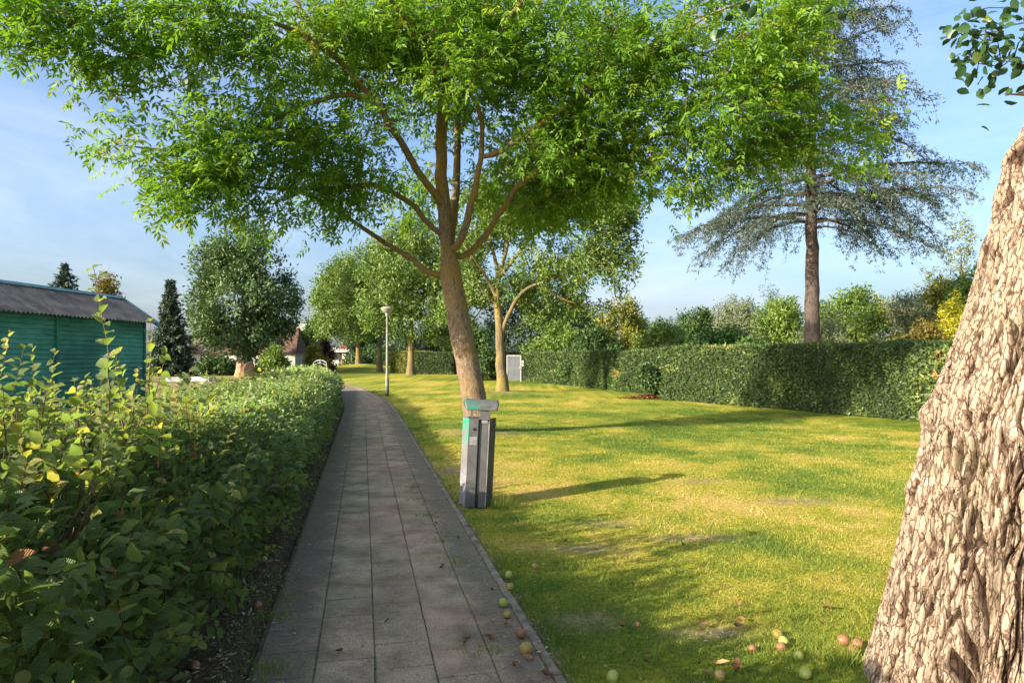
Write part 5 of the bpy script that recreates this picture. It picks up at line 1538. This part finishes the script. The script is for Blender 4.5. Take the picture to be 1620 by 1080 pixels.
MB().box(-.1, KW + .3, -.35, 4.1, 2.32, 3.0).build('fascia', M['white'], kio)
MB().box(KW * .48, KW * .78, -.40, -.36, 2.9, 3.35).build('sign', M['red'], kio)
MB().box(0.05, KW * .5, -.06, -.01, .35, 1.15).build('panel', M['white'], kio)
MB().box(KW * .52, KW * .95, -.06, -.01, .35, 1.2).build('panel', M['orange'], kio)
MB().box(KW * .58, KW * .72, -.06, -.01, 1.35, 2.1).build('panel', M['white'], kio)
for px, tp, d, lab in ((504.5, 537, 64, 'thin grey lamp pole beside the clipped round bush'), (556, 549, 82, 'thin pale pole just left of the farthest lawn ash')):
    q = P(px, 595, d); H_ = CAM_H + (HOR - tp) / FPX * d
    t_ = thing('pole', lab, 'pole', (q[0], d, 0), 0, 'thin poles at the far path end')
    MB().lathe([(0.0, -.1), (.07, -.1), (.055, H_), (0, H_)], 10).build('shaft', M['galv'], t_, True)
    MB().lathe([(0.0, H_ + .10), (.10, H_ + .06), (.10, H_), (0, H_)], 10).build('cap', M['lamp_cap'], t_, True)
bd = 60.0; q = P(506, 590, bd)
br = thing('bridge_railing', 'small white arched railing beyond the hedge end', 'railing', (q[0], bd, 0))
for zt in (1.28, 1.02):
    mb = MB(); pts = [(-0.62 + 1.24 * k / 12, 0.26 * (1 - (-1 + 2 * k / 12) ** 2)) for k in range(13)]
    for (xa, za), (xb, zb) in zip(pts[:-1], pts[1:]):
        mb.add([(xa, -.03, zt - .25 + za), (xb, -.03, zt - .25 + zb), (xb, -.03, zt - .17 + zb), (xa, -.03, zt - .17 + za), (xa, .03, zt - .25 + za), (xb, .03, zt - .25 + zb), (xb, .03, zt - .17 + zb), (xa, .03, zt - .17 + za)],
               [(0, 1, 2, 3), (4, 7, 6, 5), (0, 4, 5, 1), (3, 2, 6, 7), (0, 3, 7, 4), (1, 5, 6, 2)])
    mb.build('rail', M['render'], br)
for x in (-.6, 0, .6): MB().box(x - .035, x + .035, .032, .09, 0, 1.0 + (.3 if x == 0 else .06)).build('post', M['white'], br)
# pale slab in the yard and the stump at the foot of the ivy tree
M['slab'] = m_plain('pale_concrete', (0.40, 0.37, 0.35), 0.9, 0.25, 3, 0.4)
q = gp(306, 603)
sl = thing('concrete_block', 'pale concrete block lying in the yard behind the hedge', 'block', (q[0], q[1], 0))
MB().box(-1.6, 1.25, -.5, .5, 0, .30, .05).build('block', M['slab'], sl)
q = gp(386, 595)
st_ = thing('tree_stump', 'orange brown broken stump at the foot of the ivy clad tree', 'stump', (q[0], q[1], 0))
M['stump'] = m_plain('broken_wood', (0.34, 0.20, 0.115), 0.9, 0.45, 3, 0.8)
mb = MB(); n = 16; vs = []
for z in (0, .5, 1.0):
    for k in range(n):
        a = 2 * pi * k / n; r = (.85 - .28 * z) * (1 + .12 * sin(3 * a + z)); vs.append((r * cos(a), r * sin(a), z * (1.15 + (.13 * sin(2 * a + 1) + .05 * sin(7 * a) if z == 1.0 else 0))))
vs.append((0, 0, .9))
mb.add(vs, [(i * n + k, i * n + (k + 1) % n, (i + 1) * n + (k + 1) % n, (i + 1) * n + k) for i in range(2) for k in range(n)] + [(2 * n + k, 2 * n + (k + 1) % n, 3 * n) for k in range(n)])
mb.build('stump', M['stump'], st_)

# ------------------------------------------------------------------ lawn grass
def near_tree(x, y):
    k = np.ones_like(x)
    for tx0, ty0, r in ((-0.72, 13.2, 0.45), (2.30, 3.05, 0.50), (-0.41, 28.4, 0.3), (-0.40, 7.05, 0.19)):
        k = k * (np.hypot(x - tx0, y - ty0) > r)
    return k > 0


def lawn_blades(d0, d1, n, w, h):
    y = np.exp(rng.uniform(math.log(d0), math.log(d1), n)); x = rng.uniform(-1, 1, n) * (y * 0.95 + 0.6)
    u = path_u(x, y)
    edge = 0.752 + 0.05 * n2(y, x * 0, 0.4, 91, 2)
    ok = (u > edge) & near_tree(x, y) & (rng.random(n) > 0.95 * bare_mask(x, y)) & (x < 1.0 + 0.69 * y + 3.0)
    # stay before the right hedge
    ok &= ~((x > 0.6) & (y > 31.5 - (x - 0.6) * 1.95))
    x = x[ok]; y = y[ok]; n = len(x)
    z = gz(x, y)
    dry = dry_mask(x, y); rag = sstep(1.05, 0.76, path_u(x, y))
    hh = h * rng.uniform(0.55, 1.25, n) * (1 - 0.35 * dry) * (1 + 0.9 * rag * rng.random(n)) * (1 + 0.6 * sstep(.2, .6, n2(x, y, .35, 95, 2)))
    ax = nz(np.stack([rng.normal(size=n) * .55, rng.normal(size=n) * .55, np.ones(n)], 1))
    up = nz(np.stack([rng.normal(size=n), rng.normal(size=n), np.zeros(n)], 1))
    tint = np.clip(0.10 + 0.74 * dry + rng.normal(size=n) * 0.19 - 0.10 * rag, 0, 1)
    ww = w * rng.uniform(0.7, 1.3, n) * (y / d0) ** 0.75
    return leaf_arrays(np.stack([x, y, z - 0.006], 1), ax, up, hh, ww, tint, 'blade')


M['grass'] = m_leaf('lawn_grass', [(0, (0.080, 0.150, 0.033)), (0.35, (0.185, 0.250, 0.039)), (0.62, (0.330, 0.335, 0.054)), (0.85, (0.500, 0.420, 0.105)), (1, (0.580, 0.430, 0.225))], 0.35, rough=0.6, spec=0.25)
a1 = lawn_blades(2.6, 9.0, 330000, 0.0034, 0.036)
a2 = lawn_blades(9.0, 34.0, 190000, 0.010, 0.038)
nA = len(a1[0])
gr_ = link('lawn_grass', new_mesh('lawn_grass', np.concatenate([a1[0], a2[0]]), [np.concatenate([a1[1], a2[1] + nA])], {'tint': np.concatenate([a1[2]['tint'], a2[2]['tint']])}), M['grass'])
tag(gr_, 'short mown grass blades covering the lawn right of the path', 'grass', None, 'stuff')


def tuft(px, py, n, h, label, spread=0.07, group='grass tufts growing beside the path tiles'):
    x, y = gp(px, py)
    r = rng.normal(size=(n, 2)) * spread * [1, .7]
    ax = nz(np.stack([r[:, 0] * 5 + rng.normal(size=n) * .3, r[:, 1] * 5 + rng.normal(size=n) * .3, np.ones(n)], 1))
    arr = leaf_arrays(np.stack([r[:, 0], r[:, 1], np.zeros(n)], 1), ax, nz(rng.normal(size=(n, 3)) * [1, 1, .2]), h * rng.uniform(.4, 1.2, n), 0.005 * max(1, y / 5), np.clip(rng.normal(.38, .16, n), 0, 1), 'blade')
    zt = float(gz(np.array([x]), np.array([y]))[0]) if path_u(x, y) > .82 or path_u(x, y) < -.82 else -0.008
    o = thing('grass_tuft', label, 'grass tuft', (x, y, zt), 0, group)
    tag(link('blades', new_mesh('tuft_blades', arr[0], [arr[1]], arr[2]), M['grass'], o), kind='stuff')
    return o


for px, py, n, h, lab in [
    (790, 803, 160, 0.16, 'tall grass tuft at the right foot of the litter bin'), (715, 888, 90, 0.06, 'grass tuft in the tile joint nearest the kerb, lower of the path tufts'), (675, 815, 70, 0.05, 'grass tuft sprouting between tiles left of the bin foot'),
    (662, 790, 60, 0.05, 'small grass tuft in the joint a little above the bin foot level'), (695, 855, 60, 0.045, 'flat grass tuft between tiles below the bin foot'), (655, 770, 50, 0.05, 'grass tuft in the path joint farthest from the camera'),
    (765, 1030, 80, 0.05, 'grass tuft in the tile joint beside red leaf scraps'), (440, 975, 90, 0.06, 'weedy tuft on the bare strip at the left path edge'), (425, 1060, 110, 0.08, 'large weedy tuft on the bare strip nearest the camera'),
    (1340, 1060, 120, 0.14, 'long grass tuft at the foot of the big bark trunk'), (455, 945, 70, 0.05, 'yellowish tuft at the left path edge above the weedy one'), (712, 845, 40, 0.05, 'tiny tuft touching the kerb below the bin')]:
    tuft(px, py, n, h, lab)

# ------------------------------------------------------------------ windfall fruit
def m_fruit(name, a, b, rot):
    m, nt, out = newmat(name)
    v = objvec(nt); n1 = noise(nt, 28, 4, .6, v); n2_ = noise(nt, 14, 3, .6, v)
    r = ramp(nt, [(0.35, a), (0.65, b)], n1.outputs['Fac'])
    k = ramp(nt, [(0.60 - rot, (0, 0, 0)), (0.66 - rot, (1, 1, 1))], n2_.outputs['Fac'])
    c = mixc(nt, k.outputs['Color'], r.outputs['Color'], (0.17, 0.075, 0.03))
    finish(nt, out, c.outputs['Color'], 0.42, None, 0.4)
    return m
MF = [m_fruit('green_fruit', (0.22, 0.27, 0.05), (0.38, 0.40, 0.09), -0.08), m_fruit('half_rotten_fruit', (0.34, 0.30, 0.06), (0.44, 0.34, 0.08), 0.10), m_fruit('brown_fruit', (0.19, 0.085, 0.04), (0.30, 0.15, 0.075), 0.0)]
fm = []
for k in range(3):
    mb = MB(); prof = []
    for i in range(13):
        a = pi * i / 12; r = sin(a) * (1 - .06 * cos(a)) ; z = -cos(a) * .92
        if i >= 11: z -= .10 * (i - 10) * .8
        if i == 0: z += .08
        prof.append((max(r, 0.0), z))
    mb.lathe(prof, 16)
    q_ = np.array(mb.v); q_ = q_ * (1 + 0.10 * fbm(q_ * 1.1 + 7 * k, 131 + k, 2) + 0.035 * fbm(q_ * 3.2, 133 + k, 2))[:, None]; q_[:, 0] *= 1.04; mb.v = [tuple(t) for t in q_]
    me = bpy.data.meshes.new('apple'); me.from_pydata(mb.v, [], mb.f); me.update()
    for p in me.polygons: p.use_smooth = True
    me.materials.append(MF[k]); fm.append(me)
sm = MB().lathe([(0.05, .72), (0.04, 1.1), (0.05, 1.2), (0, 1.2)], 6)
sme = bpy.data.meshes.new('stalk'); sme.from_pydata(sm.v, [], sm.f); sme.update(); sme.materials.append(M['twig'])
for px, py, k, r, lab in [
    (805, 915, 0, .030, 'green windfall apple in the grass, topmost of the row along the kerb'), (807, 933, 1, .026, 'half rotten windfall apple second from the top along the kerb'), (796, 960, 0, .031, 'green windfall apple lying on the path tile against the kerb'),
    (802, 977, 1, .024, 'broken yellow windfall apple below the green one at the kerb'), (824, 1009, 2, .032, 'brown windfall apple beside the kerb above the lowest one'), (832, 1034, 1, .034, 'yellow green windfall apple with brown crown lowest beside the kerb'),
    (969, 1077, 0, .033, 'green windfall apple in the grass cut by the bottom picture edge'), (1230, 1013, 1, .028, 'yellow windfall apple topmost of the cluster before the big trunk'), (1240, 1025, 0, .029, 'yellow green windfall apple in the middle of the cluster'),
    (1236, 1034, 2, .027, 'brown windfall apple touching the yellow green one in the cluster'), (1263, 1049, 0, .028, 'green windfall apple below the cluster in shaded grass'), (1274, 1078, 0, .032, 'big green windfall apple at the bottom edge before the trunk'),
    (1335, 1026, 2, .032, 'red brown windfall apple left of two others near the trunk'), (1357, 1032, 2, .030, 'red brown windfall apple closest to the big trunk'), (1351, 1042, 2, .029, 'red brown windfall apple lowest of the three near the trunk'),
    (1191, 1034, 2, .022, 'small brown windfall apple left of the cluster in shade'), (1139, 1078, 1, .029, 'orange brown windfall apple by dead leaves at the bottom edge'), (846, 899, 1, .026, 'yellow brown windfall apple right of the kerb row'),
    (417, 888, 0, .028, 'green windfall apple under the hornbeam hedge'), (407, 964, 2, .031, 'dark brown windfall apple on bare soil left of the path'), (420, 868, 2, .024, 'brown windfall apple under the hedge above the green one'),
    (306, 1009, 0, .026, 'pale windfall apple deep under the near hedge'), (308, 1058, 2, .028, 'brown windfall apple under the nearest hedge leaves')]:
    x, y = gp(px, py); z = float(gz(np.array([x]), np.array([y]))[0]); u = float(path_u(x, y))
    if abs(u) < .815: z = 0.0
    f = thing('windfall_apple', lab, 'apple', (x, y, z + r * (0.92 if abs(u) < .815 else 0.62)), random.uniform(0, 6), 'windfall apples on the ground')
    b = link('flesh', fm[k], None, f); s_ = link('stalk', sme, None, f)
    e = (random.uniform(.4, 2.6), random.uniform(-.6, .6), 0)
    for o in (b, s_): o.scale = (r, r, r); o.rotation_euler = e

# ------------------------------------------------------------------ fallen leaves and litter
dm = []
for k in range(6):
    V, F, at = leaf_arrays(np.zeros((1, 3)), np.array([[1.0, 0, 0]]), np.array([[0, 0, 1.0]]), 1.0, 0.62, np.array([[.1, .35, .5, .65, .8, 1.0][k]]), 'oval', 0.12 + 0.14 * (k % 3))
    V[:, 2] += 0.9 * (V[:, 0] - .5) ** 2 * (.5 + k % 3 * .4) + 0.5 * V[:, 1] ** 2; V[:, 0] -= .5
    V += rng.normal(size=V.shape) * [.05, .06, .05]
    me = new_mesh('dead_leaf', V, [F], at); me.materials.append(M['dead_leaf']); dm.append(me)


def dead_leaf(px, py, L, k, lab, on):
    x, y = gp(px, py); u = float(path_u(x, y))
    z = 0.004 if abs(u) < .815 else float(gz(np.array([x]), np.array([y]))[0]) + 0.02
    o = bpy.data.objects.new('fallen_leaf', dm[k]); COL.objects.link(o)
    o.location = (x, y, z + .008); o.rotation_euler = (random.gauss(0, .25), random.gauss(0, .25), random.uniform(0, 6)); L *= .8; o.scale = (L, L * random.uniform(.7, 1.1), L * random.uniform(.8, 1.6))
    tag(o, lab, 'leaf', on)


CN = ['dark brown', 'rust brown', 'reddish brown', 'orange brown', 'tan', 'pale tan']
for px, py, L, k, where in [
    (1112, 1000, .10, 3, 'on sunlit grass midway between kerb and trunk'), (1168, 1002, .10, 1, 'beside the orange one, just above the apple cluster'), (1172, 990, .07, 3, 'directly above the rust brown leaf near the apple cluster'),
    (985, 1000, .08, 1, 'on grass right of the brown kerb apple'), (1006, 1000, .08, 4, 'on grass, left neighbour of the sunlit orange leaf'), (1310, 972, .10, 3, 'on sunlit grass a step left of the big trunk'),
    (1002, 932, .06, 1, 'in the dappled shade in the middle of the lawn foreground'), (956, 890, .05, 2, 'in shade level with the topmost kerb apple'), (977, 908, .05, 0, 'in shade just below the reddish one of the lawn foreground'),
    (1167, 965, .06, 4, 'on sunlit grass above the apple cluster'), (870, 903, .05, 3, 'in shaded grass right of the yellow brown apple'), (1060, 862, .06, 3, 'on the dry patch in the middle of the lawn'),
    (1080, 868, .06, 1, 'touching the dry patch right of the orange leaf'), (1150, 895, .06, 4, 'alone on sunlit grass right of the dry patch'), (895, 860, .05, 1, 'in shade straight below the bin shadow'),
    (830, 835, .05, 3, 'in grass just below the foot of the bin'), (1022, 1058, .08, 2, 'in deep shade near the bottom edge right of the kerb'), (1025, 1045, .06, 0, 'above the reddish leaf in the deep shade'),
    (980, 1043, .06, 4, 'in deep shade left of the dark brown leaf'), (1145, 1062, .09, 5, 'above the orange brown apple at the bottom edge'), (1168, 1072, .11, 2, 'large, right of the orange brown apple at the bottom edge'),
    (1120, 1078, .08, 3, 'left of the orange brown apple at the bottom edge'), (1106, 1062, .06, 1, 'a hand left of the leaf group at the bottom edge'), (1300, 1000, .06, 4, 'in shade between apple cluster and trunk'),
    (1130, 790, .06, 1, 'far out on the sunlit lawn beyond the bin shadow'), (1260, 912, .06, 3, 'on open sunlit grass left of the trunk')]:
    dead_leaf(px, py, L, k, CN[k] + ' dead leaf ' + where, 'dead leaves on the lawn')
for px, py, L, k, where in [
    (737, 1009, .10, 3, 'on the path tile left of the brown kerb apple'), (774, 1012, .09, 1, 'on the path between the big orange leaf and the kerb apples'), (834, 1043, .09, 3, 'crushed under the lowest kerb apple'),
    (779, 935, .07, 1, 'on the path left of the half rotten kerb apple'), (700, 900, .06, 2, 'on the path near the lowest tuft in the joints'), (520, 862, .05, 0, 'on the left part of the path level with the hedge apples'),
    (538, 1034, .06, 2, 'on the left path tiles near the bottom'), (612, 985, .05, 0, 'on the middle path tile column'), (725, 852, .08, 1, 'on the path edge below the bin'),
    (690, 829, .05, 2, 'among tufts left of the bin foot'), (815, 1058, .09, 2, 'on the path below the lowest kerb apple'), (865, 1070, .10, 1, 'against the kerb at the very bottom of the path'),
    (668, 800, .05, 3, 'beside the upper tufts in the path joints'), (800, 990, .06, 0, 'between two kerb apples on the path'), (735, 1020, .05, 2, 'just below the big orange leaf on the path')]:
    dead_leaf(px, py, L, k, CN[k] + ' dead leaf ' + where, 'dead leaves on the path')
# ash keys, leaf scraps and straw on the path and the bare strip
n = 5200
y = np.exp(rng.uniform(math.log(2.6), math.log(16), n)); u = np.where(rng.random(n) < .58, rng.normal(-.90, .17, n), np.where(rng.random(n) < .55, rng.normal(.70, .12, n), np.where(rng.random(n) < .35, rng.uniform(.9, 5, n), rng.uniform(-.75, .75, n))))
x = path_x(y) + u * 1.028
z = np.where(np.abs(u) < .75, 0.006, np.where(u > .8, gz(x, y) + .02, 0.024))
keep = (np.abs(u) < .80) | (u < -.84) | (u > .9)
x, y, z = x[keep], y[keep], z[keep]; n = len(x)
Ls = rng.uniform(.008, .036, n) * np.where(np.abs(u[keep]) > .8, 1.4, 1.0)
arr = leaf_arrays(np.stack([x, y, z], 1), nz(np.stack([rng.normal(size=n), rng.normal(size=n), rng.normal(size=n) * .08], 1)), nz(np.array([0, 0, 1.0]) + rng.normal(size=(n, 3)) * .2), Ls, Ls * .28, np.clip(rng.normal(.62, .3, n), 0, 1), 'rhomb', .1)
M['scraps'] = m_leaf('leaf_scraps', [(0, (0.08, 0.04, 0.02)), (0.5, (0.26, 0.17, 0.07)), (1, (0.55, 0.47, 0.27))], 0.1, rough=.8)
tag(link('leaf_litter', new_mesh('leaf_litter', arr[0], [arr[1]], arr[2]), M['scraps']), 'scattered seed keys and leaf scraps on path and soil strip', 'litter', None, 'stuff')
n = 1700
y = np.exp(rng.uniform(math.log(2.6), math.log(14), n)); u = rng.normal(-.86, .09, n); k_ = (u < -.74) & (n2(y, u * 0, .5, 171, 2) > -.15); y = y[k_]; u = u[k_]; n = len(y)
x = path_x(y) + u * 1.028
arr = leaf_arrays(np.stack([x, y, np.full(n, .0)], 1), nz(np.stack([rng.normal(size=n) * .7, rng.normal(size=n) * .7, np.ones(n)], 1)), nz(rng.normal(size=(n, 3)) * [1, 1, .2]), rng.uniform(.02, .06, n), .004 * (y / 3) ** .7, np.clip(rng.normal(.45, .2, n), 0, 1), 'blade')
tag(link('verge_grass', new_mesh('verge_grass', arr[0], [arr[1]], arr[2]), M['grass']), 'thin grass blades growing along the soil strip under the hedge', 'grass', None, 'stuff')
print('shoot leaves', nleaf[0], 'pear leaves', np_)
